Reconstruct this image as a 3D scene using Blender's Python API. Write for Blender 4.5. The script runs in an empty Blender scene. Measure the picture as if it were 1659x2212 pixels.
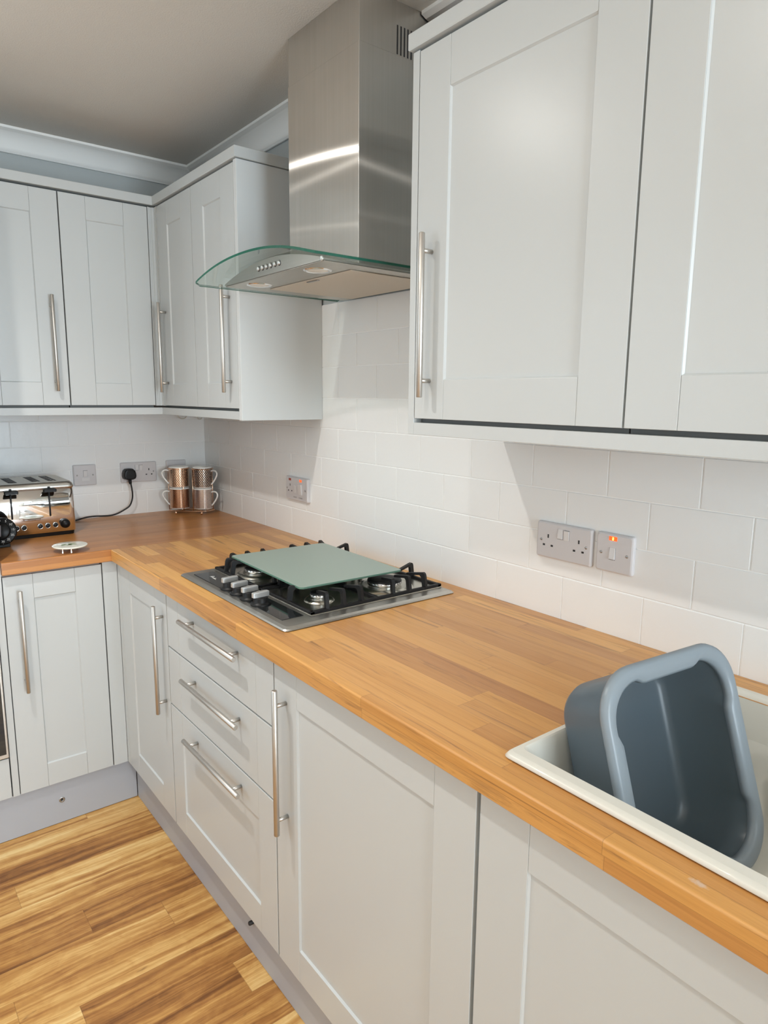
import bpy, bmesh, math, random
from mathutils import Vector, Matrix
random.seed(7)
scene = bpy.context.scene
COL = scene.collection
PI = math.pi

# ------------------------------------------------------------------ materials
def new_mat(name):
    m = bpy.data.materials.new(name); m.use_nodes = True
    nt = m.node_tree
    return m, nt, nt.nodes['Principled BSDF'], nt.nodes['Material Output']

def srgb(r, g, b):
    f = lambda c: (c / 255 / 12.92) if c / 255 <= .04045 else ((c / 255 + .055) / 1.055) ** 2.4
    return (f(r), f(g), f(b), 1)

def simple(name, col, rough=.5, metal=0., spec=.5, bump=0., bscale=300., coat=0.):
    m, nt, p, o = new_mat(name)
    p.inputs['Base Color'].default_value = col
    p.inputs['Roughness'].default_value = rough
    p.inputs['Metallic'].default_value = metal
    p.inputs['Specular IOR Level'].default_value = spec
    p.inputs['Coat Weight'].default_value = coat
    if bump:
        n = nt.nodes.new('ShaderNodeTexNoise'); n.inputs['Scale'].default_value = bscale
        n.inputs['Detail'].default_value = 3
        g = nt.nodes.new('ShaderNodeNewGeometry')
        nt.links.new(g.outputs['Position'], n.inputs['Vector'])
        b = nt.nodes.new('ShaderNodeBump'); b.inputs['Strength'].default_value = bump
        b.inputs['Distance'].default_value = .002
        nt.links.new(n.outputs['Fac'], b.inputs['Height'])
        nt.links.new(b.outputs['Normal'], p.inputs['Normal'])
    return m

class NT:
    """small helper for math-heavy node trees"""
    def __init__(s, nt): s.nt = nt
    def node(s, t, **k):
        n = s.nt.nodes.new(t)
        for a, b in k.items(): setattr(n, a, b)
        return n
    def put(s, sock, v):
        if isinstance(v, (int, float)): sock.default_value = v
        elif isinstance(v, (tuple, list)): sock.default_value = v
        else: s.nt.links.new(v, sock)
    def m(s, op, a, b=0., c=0.):
        n = s.node('ShaderNodeMath', operation=op)
        s.put(n.inputs[0], a); s.put(n.inputs[1], b); s.put(n.inputs[2], c)
        return n.outputs[0]
    def vec(s, x, y, z):
        n = s.node('ShaderNodeCombineXYZ')
        for i, v in enumerate((x, y, z)): s.put(n.inputs[i], v)
        return n.outputs[0]
    def white(s, v):
        n = s.node('ShaderNodeTexWhiteNoise', noise_dimensions='3D'); s.put(n.inputs['Vector'], v)
        return n.outputs['Value']
    def noise(s, v, scale, detail=4, rough=.55, dist=0.):
        n = s.node('ShaderNodeTexNoise'); s.put(n.inputs['Vector'], v)
        n.inputs['Scale'].default_value = scale; n.inputs['Detail'].default_value = detail
        n.inputs['Roughness'].default_value = rough; n.inputs['Distortion'].default_value = dist
        return n.outputs['Fac']
    def ramp(s, f, stops):
        n = s.node('ShaderNodeValToRGB'); e = n.color_ramp.elements
        while len(e) > 1: e.remove(e[-1])
        e[0].position, e[0].color = stops[0]
        for p, c in stops[1:]:
            k = e.new(p); k.color = c
        s.put(n.inputs[0], f); return n.outputs[0]
    def mix(s, f, a, b, blend='MIX'):
        n = s.node('ShaderNodeMix', data_type='RGBA', blend_type=blend)
        s.put(n.inputs[0], f); s.put(n.inputs[6], a); s.put(n.inputs[7], b)
        return n.outputs[2]
    def pos(s):
        g = s.node('ShaderNodeNewGeometry'); x = s.node('ShaderNodeSeparateXYZ')
        s.nt.links.new(g.outputs['Position'], x.inputs[0]); return x.outputs

def stave_wood(name, along, width, length, stops, grain_stops, rough, offs=0., stain=None, tone=1., streak=.55, coat=.22):
    """jointed wood: strips run along axis `along`, every stave with its own tone, fine grain and dark streaks"""
    m, nt, p, o = new_mat(name); h = NT(nt)
    X, Y, Z = h.pos()
    if along == 'x': u, v = X, h.m('ADD', Y, h.m('MULTIPLY', Z, .9999))
    else: u, v = Y, h.m('ADD', X, h.m('MULTIPLY', Z, -.9999))
    v = h.m('ADD', v, offs)
    row = h.m('FLOOR', h.m('DIVIDE', v, width))
    shift = h.white(h.vec(row, 3.1, 7.7))
    cu = h.m('ADD', h.m('DIVIDE', u, length), h.m('MULTIPLY', shift, 9.0))
    colm = h.m('FLOOR', cu)
    idn = h.white(h.vec(row, colm, 1.3))
    id2 = h.white(h.vec(row, colm, 5.9))
    base = h.ramp(idn, stops)
    # grain: noise stretched along the stave, shifted per stave
    gv = h.vec(h.m('ADD', h.m('MULTIPLY', u, 1.6), h.m('MULTIPLY', idn, 40.)),
               h.m('ADD', h.m('MULTIPLY', v, 34.), h.m('MULTIPLY', id2, 90.)), h.m('MULTIPLY', id2, 10.))
    g1 = h.noise(gv, 1.6, 5, .6, .8)
    fine = h.noise(h.vec(h.m('MULTIPLY', u, 14.), h.m('MULTIPLY', v, 420.), id2), 1.0, 3, .6)
    c = h.mix(.75, base, h.ramp(g1, grain_stops), 'MULTIPLY')
    c = h.mix(.16, c, h.ramp(fine, [(.3, (.45, .35, .25, 1)), (.65, (1, 1, 1, 1))]), 'MULTIPLY')
    # occasional dark heart streaks
    sv = h.vec(h.m('ADD', h.m('MULTIPLY', u, 2.2), h.m('MULTIPLY', id2, 30.)),
               h.m('ADD', h.m('MULTIPLY', v, 40.), h.m('MULTIPLY', idn, 50.)), 0.)
    st = h.noise(sv, 1.1, 6, .65, 1.6)
    k = h.m('MULTIPLY', h.ramp(st, [(.57, (0, 0, 0, 1)), (.70, (1, 1, 1, 1))]), streak)
    c = h.mix(k, c, (.22 * tone, .095 * tone, .035 * tone, 1))
    # fine joint lines
    fv = h.m('FRACT', h.m('DIVIDE', v, width)); fu = h.m('FRACT', cu)
    jl = h.m('MAXIMUM', h.m('LESS_THAN', fv, .0009 / width), h.m('LESS_THAN', fu, .0009 / length))
    c = h.mix(h.m('MULTIPLY', jl, .38), c, (.16, .07, .025, 1))
    if stain:
        sx, sy = stain
        d = h.m('SQRT', h.m('ADD', h.m('POWER', h.m('MULTIPLY', h.m('SUBTRACT', X, sx), .62), 2.), h.m('POWER', h.m('MULTIPLY', h.m('SUBTRACT', Y, sy), 1.5), 2.)))
        wob = h.noise(h.vec(X, Y, Z), 160., 4, .7)
        d = h.m('ADD', d, h.m('MULTIPLY', h.m('SUBTRACT', wob, .5), .012))
        f = h.ramp(h.m('MULTIPLY', d, 100.), [(.35, (1, 1, 1, 1)), (.75, (0, 0, 0, 1))])
        c = h.mix(h.m('MULTIPLY', f, .55), c, (.62, .55, .5, 1))
    nt.links.new(c, p.inputs['Base Color'])
    p.inputs['Coat Weight'].default_value = coat; p.inputs['Coat Roughness'].default_value = .3
    rr = h.ramp(g1, [(.3, (rough + .06,) * 3 + (1,)), (.7, (rough - .03,) * 3 + (1,))])
    nt.links.new(rr, p.inputs['Roughness'])
    b = nt.nodes.new('ShaderNodeBump'); b.inputs['Strength'].default_value = .08; b.inputs['Distance'].default_value = .001
    nt.links.new(g1, b.inputs['Height']); nt.links.new(b.outputs['Normal'], p.inputs['Normal'])
    return m

beech = [(0., srgb(208, 152, 84)), (.25, srgb(222, 167, 96)), (.45, srgb(196, 140, 80)), (.62, srgb(214, 157, 86)), (.8, srgb(226, 173, 101)), (1., srgb(186, 130, 76))]
bgrain = [(.25, (.68, .60, .52, 1)), (.45, (.95, .93, .90, 1)), (.7, (1, 1, 1, 1))]
M = {}
M['wood_x'] = stave_wood('beech_staves_lengthwise', 'x', .042, .47, beech, bgrain, .36, .012, (2.579, -.590), streak=.75)
M['wood_y'] = stave_wood('beech_staves_crosswise', 'y', .042, .47, [(0., srgb(190, 128, 68)), (.5, srgb(200, 138, 74)), (1., srgb(178, 118, 62))], bgrain, .34, .005, streak=.35)
def floor_mat():
    """vinyl plank floor: wide planks along y, each printed with many streaky brown and honey bands, a few knots"""
    m, nt, p, o = new_mat('floor_streaky_planks'); h = NT(nt)
    X, Y, Z = h.pos()
    W, L = .105, .92
    row = h.m('FLOOR', h.m('DIVIDE', X, W)); cu = h.m('ADD', h.m('DIVIDE', Y, L), h.m('MULTIPLY', h.white(h.vec(row, 2.2, 9.1)), 7.))
    pl = h.m('FLOOR', cu); i1 = h.white(h.vec(row, pl, 4.4)); i2 = h.white(h.vec(row, pl, 8.8))
    wob = h.m('MULTIPLY', h.m('SUBTRACT', h.noise(h.vec(h.m('MULTIPLY', X, 9.), h.m('MULTIPLY', Y, 4.), i1), 1., 3, .5), .5), .030)
    v = h.m('ADD', X, wob)
    bands = h.noise(h.vec(h.m('ADD', h.m('MULTIPLY', v, 34.), h.m('MULTIPLY', i1, 70.)), h.m('ADD', h.m('MULTIPLY', Y, 1.1), h.m('MULTIPLY', i2, 30.)), i2), 1., 4, .62, .4)
    fibre = h.noise(h.vec(h.m('MULTIPLY', v, 190.), h.m('MULTIPLY', Y, 7.), i2), 1., 4, .65, .3)
    flame = h.noise(h.vec(h.m('MULTIPLY', X, 26.), h.m('MULTIPLY', Y, 17.), i1), 1., 4, .6, 1.2)
    t = h.m('ADD', h.m('ADD', h.m('MULTIPLY', bands, .72), h.m('MULTIPLY', fibre, .20)), h.m('ADD', h.m('MULTIPLY', flame, .14), h.m('MULTIPLY', h.m('SUBTRACT', i2, .5), .16)))
    c = h.ramp(t, [(.36, srgb(118, 74, 36)), (.46, srgb(164, 112, 58)), (.55, srgb(194, 144, 80)), (.63, srgb(218, 174, 108)), (.73, srgb(236, 204, 142))])
    kn = h.noise(h.vec(h.m('MULTIPLY', X, 30.), h.m('MULTIPLY', Y, 11.), 3.), 1., 3, .5, .3)
    c = h.mix(h.m('MULTIPLY', h.ramp(kn, [(.70, (0, 0, 0, 1)), (.77, (1, 1, 1, 1))]), .75), c, srgb(96, 54, 28))
    fx = h.m('FRACT', h.m('DIVIDE', X, W)); fy = h.m('FRACT', cu)
    jl = h.m('MAXIMUM', h.m('LESS_THAN', fx, .0008 / W), h.m('LESS_THAN', fy, .0012 / L))
    c = h.mix(h.m('MULTIPLY', jl, .45), c, srgb(92, 56, 28))
    nt.links.new(c, p.inputs['Base Color']); p.inputs['Roughness'].default_value = .42
    return m
M['floor'] = floor_mat()
M['cab'] = simple('satin_cabinet_paint', (.562, .588, .592, 1), .31, spec=.45)
M['carcass'] = simple('cabinet_carcass_white', (.72, .72, .71, 1), .5)
M['gap'] = simple('shadow_gap_dark', (.17, .175, .175, 1), .7)  # wall-cabinet carcasses darkened, painting shade into the slits above and below the doors
M['panel'] = simple('grey_side_panel', (.65, .675, .68, 1), .42)
M['plinth'] = simple('plinth_grey', (.41, .435, .485, 1), .45)
M['tile'] = simple('white_tile_glaze', (.855, .865, .86, 1), .28, bump=.25, bscale=45)
M['grout'] = simple('white_grout', (.93, .93, .92, 1), .8)
M['wallpaint'] = simple('grey_wall_paint', (.47, .50, .50, 1), .8, bump=.2, bscale=400)
M['roompaint'] = simple('off_white_wall_paint', (.84, .83, .80, 1), .85)
M['ceil'] = simple('ceiling_paint', (.73, .705, .66, 1), .9, bump=.5, bscale=260)
M['coving'] = simple('coving_white', (.93, .93, .91, 1), .6)
M['ceramic'] = simple('cream_sink_composite', (.69, .67, .60, 1), .36, coat=.2)
M['socket'] = simple('socket_plastic_grey_white', (.66, .645, .655, 1), .35)
M['switch'] = simple('socket_rocker_white', (.74, .73, .73, 1), .3)
M['hole'] = simple('dark_hole', (.02, .02, .022, 1), .6)
M['black'] = simple('black_plastic', (.005, .005, .0055, 1), .42, spec=.3)
M['rubber'] = simple('black_rubber', (.014, .014, .015, 1), .5)
M['iron'] = simple('cast_iron_black', (.008, .008, .009, 1), .45, spec=.35, bump=.3, bscale=700)
M['blackglass'] = simple('black_glass', (.015, .017, .018, 1), .06, coat=.5)
M['chrome'] = simple('chrome', (.86, .85, .84, 1), .04, 1.)
M['alu'] = simple('burner_aluminium', (.80, .80, .80, 1), .22, 1.)
M['burnerskirt'] = simple('burner_skirt_steel', (.62, .60, .53, 1), .27, 1.)
M['silver'] = simple('silver_plastic', (.56, .57, .57, 1), .34, .55)
M['handle'] = simple('brushed_nickel', (.59, .565, .53, 1), .43, 1.)
M['screw'] = simple('screw_metal', (.40, .40, .40, 1), .35, 1.)
M['filter'] = simple('grease_filter_mesh', (.60, .55, .475, 1), .55, .35)
M['china'] = simple('white_china', (.86, .85, .82, 1), .16, coat=.4)
M['copperwire'] = simple('rose_gold_wire', (.90, .60, .42, 1), .16, 1.)
M['whiteink'] = simple('white_ink', (.75, .75, .73, 1), .5)
M['greyink'] = simple('grey_ink', (.25, .24, .25, 1), .5)
M['greenink'] = simple('green_leaf_print', (.16, .24, .11, 1), .3)
M['trivet'] = simple('cream_glazed_stoneware', (.80, .79, .70, 1), .16, coat=.5)
M['cable'] = simple('white_cable', (.62, .58, .50, 1), .5)
M['clear_pad'] = simple('clear_rubber_pad', (.62, .70, .64, 1), .25)

def steel(name, col, tang, streak=.6, r_streak=.21, an=.9, r_soft=.42):
    """brushed stainless; tang 'h' = grain upright (glints spread sideways), 'x' = grain along x"""
    m, nt, p, o = new_mat(name); h = NT(nt); nt.nodes.remove(p)
    X, Y, Z = h.pos()
    g = nt.nodes.new('ShaderNodeNewGeometry')
    if tang == 'h': br = h.noise(h.vec(h.m('MULTIPLY', X, 240.), h.m('MULTIPLY', Y, 240.), h.m('MULTIPLY', Z, 2.)), 1., 3)
    else: br = h.noise(h.vec(h.m('MULTIPLY', X, 3.), h.m('MULTIPLY', Y, 260.), h.m('MULTIPLY', Z, 260.)), 1., 3)
    sm = h.noise(h.vec(X, Y, Z), 5., 3, .6)
    c = h.mix(.10, col, h.ramp(br, [(.3, (.45, .44, .42, 1)), (.7, (1, 1, 1, 1))]), 'MULTIPLY')
    c = h.mix(.10, c, h.ramp(sm, [(.35, (.55, .53, .5, 1)), (.65, (1, 1, 1, 1))]), 'MULTIPLY')
    a = nt.nodes.new('ShaderNodeBsdfAnisotropic'); a.inputs['Roughness'].default_value = r_streak; a.inputs['Anisotropy'].default_value = an
    b = nt.nodes.new('ShaderNodeBsdfAnisotropic'); b.inputs['Roughness'].default_value = r_soft
    # grain direction = world axis laid into the surface
    pv = nt.nodes.new('ShaderNodeVectorMath'); pv.operation = 'CROSS_PRODUCT'; nt.links.new(g.outputs['True Normal'], pv.inputs[0])
    pv.inputs[1].default_value = (.001, .002, 1) if tang == 'h' else (1, .002, .001)
    pw = nt.nodes.new('ShaderNodeVectorMath'); pw.operation = 'CROSS_PRODUCT'; nt.links.new(pv.outputs[0], pw.inputs[0]); nt.links.new(g.outputs['True Normal'], pw.inputs[1])
    nt.links.new(pw.outputs[0], a.inputs['Tangent'])
    nt.links.new(c, a.inputs['Color']); nt.links.new(c, b.inputs['Color'])
    mx = nt.nodes.new('ShaderNodeMixShader'); mx.inputs[0].default_value = streak
    nt.links.new(b.outputs[0], mx.inputs[1]); nt.links.new(a.outputs[0], mx.inputs[2]); nt.links.new(mx.outputs[0], o.inputs[0])
    return m
M['steel'] = steel('brushed_steel_upright_grain', (.70, .675, .635, 1), 'h', .6, .185)
M['steel_x'] = steel('brushed_steel_sideways_grain', (.66, .64, .60, 1), 'x', .3, .25, .6, .36)

def glass(name, tint, body, tmix, gloss_rough):
    """clear sheet glass: tinted see-through body under a fresnel reflection"""
    m, nt, p, o = new_mat(name); nt.nodes.remove(p)
    t = nt.nodes.new('ShaderNodeBsdfTransparent'); t.inputs[0].default_value = tint
    d = nt.nodes.new('ShaderNodeBsdfDiffuse'); d.inputs[0].default_value = body
    a = nt.nodes.new('ShaderNodeMixShader'); a.inputs[0].default_value = tmix
    nt.links.new(t.outputs[0], a.inputs[1]); nt.links.new(d.outputs[0], a.inputs[2])
    gl = nt.nodes.new('ShaderNodeBsdfGlossy'); gl.inputs['Roughness'].default_value = gloss_rough
    h = NT(nt); lw = nt.nodes.new('ShaderNodeLayerWeight'); lw.inputs[0].default_value = .5
    fr = h.m('ADD', h.m('MULTIPLY', h.m('POWER', lw.outputs['Facing'], 5.), .75), .04)
    b = nt.nodes.new('ShaderNodeMixShader')
    nt.links.new(fr, b.inputs[0]); nt.links.new(a.outputs[0], b.inputs[1]); nt.links.new(gl.outputs[0], b.inputs[2])
    nt.links.new(b.outputs[0], o.inputs[0])
    return m
M['glass'] = glass('clear_canopy_glass', (.93, .975, .96, 1), (.55, .7, .64, 1), .05, .02)
M['glassedge'] = glass('green_glass_edge', (.10, .34, .25, 1), (.02, .13, .09, 1), .6, .1)
M['windowglass'] = glass('window_glass', (.97, .98, .98, 1), (.8, .8, .8, 1), .01, .01)
M['frosted'] = glass('frosted_sage_glass', (.42, .54, .47, 1), (.42, .52, .465, 1), .74, .32)
M['frostededge'] = glass('frosted_glass_edge', (.25, .42, .34, 1), (.16, .30, .235, 1), .75, .2)

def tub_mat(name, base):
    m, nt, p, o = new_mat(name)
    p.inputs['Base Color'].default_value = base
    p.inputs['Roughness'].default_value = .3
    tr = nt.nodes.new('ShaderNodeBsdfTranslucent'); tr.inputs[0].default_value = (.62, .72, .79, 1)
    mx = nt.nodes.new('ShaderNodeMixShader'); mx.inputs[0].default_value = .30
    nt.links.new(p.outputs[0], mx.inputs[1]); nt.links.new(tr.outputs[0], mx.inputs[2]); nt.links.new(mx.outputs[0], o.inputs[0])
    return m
M['tub'] = tub_mat('translucent_grey_plastic', (.115, .145, .168, 1))
M['tubrim'] = tub_mat('grey_plastic_painted_lit', (.33, .385, .43, 1))  # same bowl plastic, paler to paint in the light the thick rim catches

def emit(name, col, strength, base=None):
    m, nt, p, o = new_mat(name)
    p.inputs['Base Color'].default_value = base or col
    p.inputs['Emission Color'].default_value = col
    p.inputs['Emission Strength'].default_value = strength
    p.inputs['Roughness'].default_value = .2
    return m
M['neon'] = emit('lit_neon_lens', (1., .10, .012, 1), 1.3, (.6, .05, .01, 1))
M['neoncore'] = emit('lit_neon_core', (1., .55, .08, 1), 3.)
M['neonoff'] = simple('dark_red_lens', (.34, .035, .012, 1), .2)
M['lampglow'] = emit('downlight_lens', (1., .86, .68, 1), 6.)
M['hoodlens'] = simple('hood_lamp_lens', (.80, .78, .72, 1), .25)

def mug_mat(name, kind):
    """printed foil bands; u = angle, v = height"""
    m, nt, p, o = new_mat(name); h = NT(nt)
    uv = nt.nodes.new('ShaderNodeUVMap'); s = nt.nodes.new('ShaderNodeSeparateXYZ'); nt.links.new(uv.outputs[0], s.inputs[0])
    u, v = s.outputs[0], s.outputs[1]
    NU = 32 if kind in ('dots', 'dash') else 14
    NV = 14 if kind in ('dots', 'dash') else 5
    a, b = h.m('MULTIPLY', u, NU), h.m('MULTIPLY', v, NV)
    if kind == 'dots':
        a2 = h.m('ADD', a, h.m('MULTIPLY', h.m('MODULO', h.m('FLOOR', b), 2.), .5))
        fx = h.m('SUBTRACT', h.m('FRACT', a2), .5); fy = h.m('SUBTRACT', h.m('FRACT', b), .5)
        foil = h.m('LESS_THAN', h.m('ADD', h.m('ABSOLUTE', fx), h.m('ABSOLUTE', fy)), .40)
        foilc, dark = (.92, .70, .55, 1), (.02, .02, .025, 1)
    elif kind == 'dash':
        a2 = h.m('ADD', a, h.m('MULTIPLY', h.m('MODULO', h.m('FLOOR', b), 2.), .5))
        fx = h.m('FRACT', a2); fy = h.m('FRACT', b)
        d = h.m('MULTIPLY', h.m('LESS_THAN', fx, .62), h.m('LESS_THAN', fy, .5))
        foil = h.m('SUBTRACT', 1., d)
        foilc, dark = (.90, .62, .44, 1), (.05, .03, .025, 1)
    else:
        fx = h.m('ABSOLUTE', h.m('SUBTRACT', h.m('FRACT', a), .5)); fy = h.m('ABSOLUTE', h.m('SUBTRACT', h.m('FRACT', b), .5))
        d = h.m('ADD', h.m('MULTIPLY', fx, 1.), fy)
        ring = h.m('FRACT', h.m('MULTIPLY', d, 4.5))
        foil = h.m('GREATER_THAN', ring, .48)
        if kind == 'copper': foilc, dark = (.88, .52, .33, 1), (.06, .03, .02, 1)
        else: foilc, dark = (.93, .76, .64, 1), (.10, .11, .13, 1)
    nt.links.new(h.mix(foil, dark, foilc), p.inputs['Base Color'])
    nt.links.new(h.m('MULTIPLY', foil, .95), p.inputs['Metallic'])
    p.inputs['Roughness'].default_value = .2
    return m
for k in ('dots', 'dash', 'copper', 'pale'): M['mug_' + k] = mug_mat('mug_print_' + k, k)

# ------------------------------------------------------------------ mesh helpers (all in world coordinates)
def bm_new(): return bmesh.new()

def add_box(bm, x0, x1, y0, y1, z0, z1, bev=0., seg=2, mi=0):
    t = bmesh.new()
    bmesh.ops.create_cube(t, size=1.)
    for v in t.verts:
        v.co = Vector(((x0 + x1) / 2 + v.co.x * (x1 - x0), (y0 + y1) / 2 + v.co.y * (y1 - y0), (z0 + z1) / 2 + v.co.z * (z1 - z0)))
    if bev: bmesh.ops.bevel(t, geom=list(t.edges), offset=bev, segments=seg, affect='EDGES', profile=.5, clamp_overlap=True)
    merge(bm, t, mi)

def merge(bm, t, mi=None, mat=None):
    if mat is not None: bmesh.ops.transform(t, matrix=mat, verts=t.verts)
    vm = {v: bm.verts.new(v.co) for v in t.verts}
    for f in t.faces:
        try: n = bm.faces.new([vm[v] for v in f.verts])
        except ValueError: continue
        n.material_index = f.material_index if mi is None else mi
        n.smooth = f.smooth
    t.free()

def add_tube(bm, pts, r, seg=12, caps=True, closed=False, mi=0, smooth=True):
    pts = [Vector(p) for p in pts]; n = len(pts); rings = []
    rad = r if isinstance(r, (list, tuple)) else [r] * n
    ref = None
    for i, p in enumerate(pts):
        if closed: d = pts[(i + 1) % n] - pts[i - 1]
        else: d = pts[min(i + 1, n - 1)] - pts[max(i - 1, 0)]
        d.normalize()
        if ref is None: ref = d.orthogonal().normalized()
        a = (ref - d * ref.dot(d))
        a = a.normalized() if a.length > 1e-6 else d.orthogonal().normalized()
        ref = a; b = d.cross(a)
        rings.append([bm.verts.new(p + (a * math.cos(k * 2 * PI / seg) + b * math.sin(k * 2 * PI / seg)) * rad[i]) for k in range(seg)])
    for i in range(n if closed else n - 1):
        A, B = rings[i], rings[(i + 1) % n]
        for k in range(seg):
            f = bm.faces.new([A[k], A[(k + 1) % seg], B[(k + 1) % seg], B[k]]); f.material_index = mi; f.smooth = smooth
    if caps and not closed:
        for ring in (rings[0][::-1], rings[-1]):
            f = bm.faces.new(ring); f.material_index = mi

def rod(bm, a, b, r, seg=20, ch=.0012, mi=0):
    """straight rod with slightly chamfered ends"""
    a, b = Vector(a), Vector(b); d = (b - a).normalized()
    add_tube(bm, [a, a + d * ch, b - d * ch, b], [r - ch, r, r, r - ch], seg, mi=mi)

def add_lathe(bm, prof, c, seg=32, axis=(0, 0, 1), mi=0, smooth=True, ang=None):
    """prof: (radius, height) list; c: base centre"""
    ax = Vector(axis).normalized(); a = ax.orthogonal().normalized(); b = ax.cross(a); c = Vector(c); rings = []
    for r, z in prof:
        if r < 1e-7: rings.append([bm.verts.new(c + ax * z)])
        else: rings.append([bm.verts.new(c + ax * z + (a * math.cos(k * 2 * PI / seg) + b * math.sin(k * 2 * PI / seg)) * r) for k in range(seg)])
    for A, B in zip(rings, rings[1:]):
        if len(A) == 1 and len(B) == 1: continue
        for k in range(seg):
            q = (k + 1) % seg
            if len(A) == 1: vs = [A[0], B[q], B[k]]
            elif len(B) == 1: vs = [A[k], A[q], B[0]]
            else: vs = [A[k], A[q], B[q], B[k]]
            f = bm.faces.new(vs); f.material_index = mi; f.smooth = smooth

def add_prism(bm, prof, place, a, b, mi=0, smooth=False):
    """closed 2D profile extruded between parameters a and b; place(p, t) -> world point"""
    A = [bm.verts.new(place(p, a)) for p in prof]; B = [bm.verts.new(place(p, b)) for p in prof]; n = len(prof)
    for i in range(n):
        f = bm.faces.new([A[i], A[(i + 1) % n], B[(i + 1) % n], B[i]]); f.material_index = mi; f.smooth = smooth
    for ring in (A[::-1], B):
        f = bm.faces.new(ring); f.material_index = mi

def rrect(w, h, r, n=6, cx=0., cy=0.):
    out = []
    for sx, sy, a0 in ((1, 1, 0), (-1, 1, 90), (-1, -1, 180), (1, -1, 270)):
        for k in range(n + 1):
            t = math.radians(a0 + 90 * k / n)
            out.append((cx + sx * (w / 2 - r) + r * math.cos(t), cy + sy * (h / 2 - r) + r * math.sin(t)))
    return out

def add_loft(bm, rings, cap0=True, cap1=True, smooth=True, mi=0):
    R = [[bm.verts.new(p) for p in ring] for ring in rings]; n = len(R[0])
    for A, B in zip(R, R[1:]):
        for k in range(n):
            f = bm.faces.new([A[k], A[(k + 1) % n], B[(k + 1) % n], B[k]]); f.smooth = smooth; f.material_index = mi
    if cap0: f = bm.faces.new(R[0][::-1]); f.material_index = mi
    if cap1: f = bm.faces.new(R[-1]); f.material_index = mi

def spline(pts, n=8):
    """catmull-rom through points"""
    P = [Vector(p) for p in pts]; P = [P[0] * 2 - P[1]] + P + [P[-1] * 2 - P[-2]]; out = []
    for i in range(1, len(P) - 2):
        for k in range(n):
            t = k / n; a, b, c, d = P[i - 1:i + 3]
            out.append(.5 * ((2 * b) + (c - a) * t + (2 * a - 5 * b + 4 * c - d) * t * t + (3 * b - a - 3 * c + d) * t ** 3))
    out.append(P[-2]); return out

def link(name, bm, mats, parent=None, loc=None, recalc=True):
    """ONE mesh object; verts are given in world space and shifted to the thing's origin"""
    if recalc: bmesh.ops.recalc_face_normals(bm, faces=bm.faces)
    org = Vector(loc) if loc is not None else (root_loc(parent) if parent is not None else Vector((0, 0, 0)))
    bmesh.ops.translate(bm, verts=bm.verts, vec=-org)
    me = bpy.data.meshes.new(name); bm.to_mesh(me); bm.free()
    for m in (mats if isinstance(mats, (list, tuple)) else [mats]): me.materials.append(m)
    o = bpy.data.objects.new(name, me); COL.objects.link(o)
    if parent is None: o.location = org
    else: o.parent = parent
    return o

def root_loc(o):
    while o.parent is not None: o = o.parent
    return Vector(o.location)

def thing(name, label, cat, loc, group=None):
    o = bpy.data.objects.new(name, None); COL.objects.link(o); o.location = loc
    o.empty_display_size = .05
    return tag(o, label, cat, group)

def tag(o, label, cat, group=None):
    o['label'] = label; o['category'] = cat
    if group: o['group'] = group
    return o

def structure(o): o['kind'] = 'structure'; return o

def text_bm(s, size, depth, mat):
    """lettering as mesh, laid out by matrix mat (text lies in local xy)"""
    cu = bpy.data.curves.new('lettering', 'FONT'); cu.body = s; cu.size = size; cu.extrude = depth
    cu.align_x = 'CENTER'; cu.align_y = 'CENTER'
    ob = bpy.data.objects.new('lettering', cu); COL.objects.link(ob)
    me = bpy.data.meshes.new_from_object(ob.evaluated_get(bpy.context.evaluated_depsgraph_get()))
    bpy.data.objects.remove(ob); bpy.data.curves.remove(cu)
    t = bmesh.new(); t.from_mesh(me); bpy.data.meshes.remove(me)
    bmesh.ops.transform(t, matrix=mat, verts=t.verts)
    return t

# ------------------------------------------------------------------ dimensions
ZT = .910            # worktop top
TV = .0984           # tile row pitch
YD = -.587           # face of base doors, right run
XD = .613            # face of base doors, end run
YW = -.292           # face of wall doors, right run
XW = .292            # face of wall doors, end run
CEIL = 2.322
XB, YF = 5.60, -2.75 # far limits of the room

# ------------------------------------------------------------------ room shell
bm = bm_new(); add_box(bm, -.1, XB + .1, YF - .1, .1, -.1, 0)
structure(link('floor', bm, M['floor']))
bm = bm_new(); add_box(bm, -.1, XB + .1, YF - .1, .1, CEIL, CEIL + .1)
structure(link('ceiling', bm, M['ceil']))

def tile_wall(name, flip):
    """painted wall with real tiles standing 7 mm proud; the tile face lies on the wall's plane"""
    bm = bm_new()
    if not flip: add_box(bm, -.1, XB + .1, .007, .1, 0, CEIL, mi=0); L0, L1 = 0., 3.7
    else: add_box(bm, -.1, -.007, YF - .1, .007, 0, CEIL, mi=0); L0, L1 = 0., 1.02
    top = ZT + TV * (8 if not flip else 5)
    if not flip: add_box(bm, -.006, L1, .0018, .0075, ZT - .04, top, mi=1)
    else: add_box(bm, -.0075, -.0018, -L1, .006, ZT - .04, top, mi=1)
    g = .0011; prof_b = .0012
    for r in range(8 if not flip else 5):
        z0, z1 = ZT + r * TV + (g if r else -.03), ZT + (r + 1) * TV - g
        off = (.1498 if r % 2 == 0 else .0498) if not flip else (.0672 if r % 2 == 0 else .1672)
        edges = [L0] + [off + .2 * k for k in range(-1, 30) if L0 + .004 < off + .2 * k < L1 - .004] + [L1]
        for a, b in zip(edges, edges[1:]):
            if not flip: add_box(bm, a + (g if a > L0 else 0), b - g, 0, .004, z0, z1, prof_b, 2, 2)
            else: add_box(bm, -.004, 0, -(b - g), -(a + (g if a > L0 else 0)), z0, z1, prof_b, 2, 2)
    return structure(link(name, bm, [M['wallpaint'], M['grout'], M['tile']]))
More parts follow.
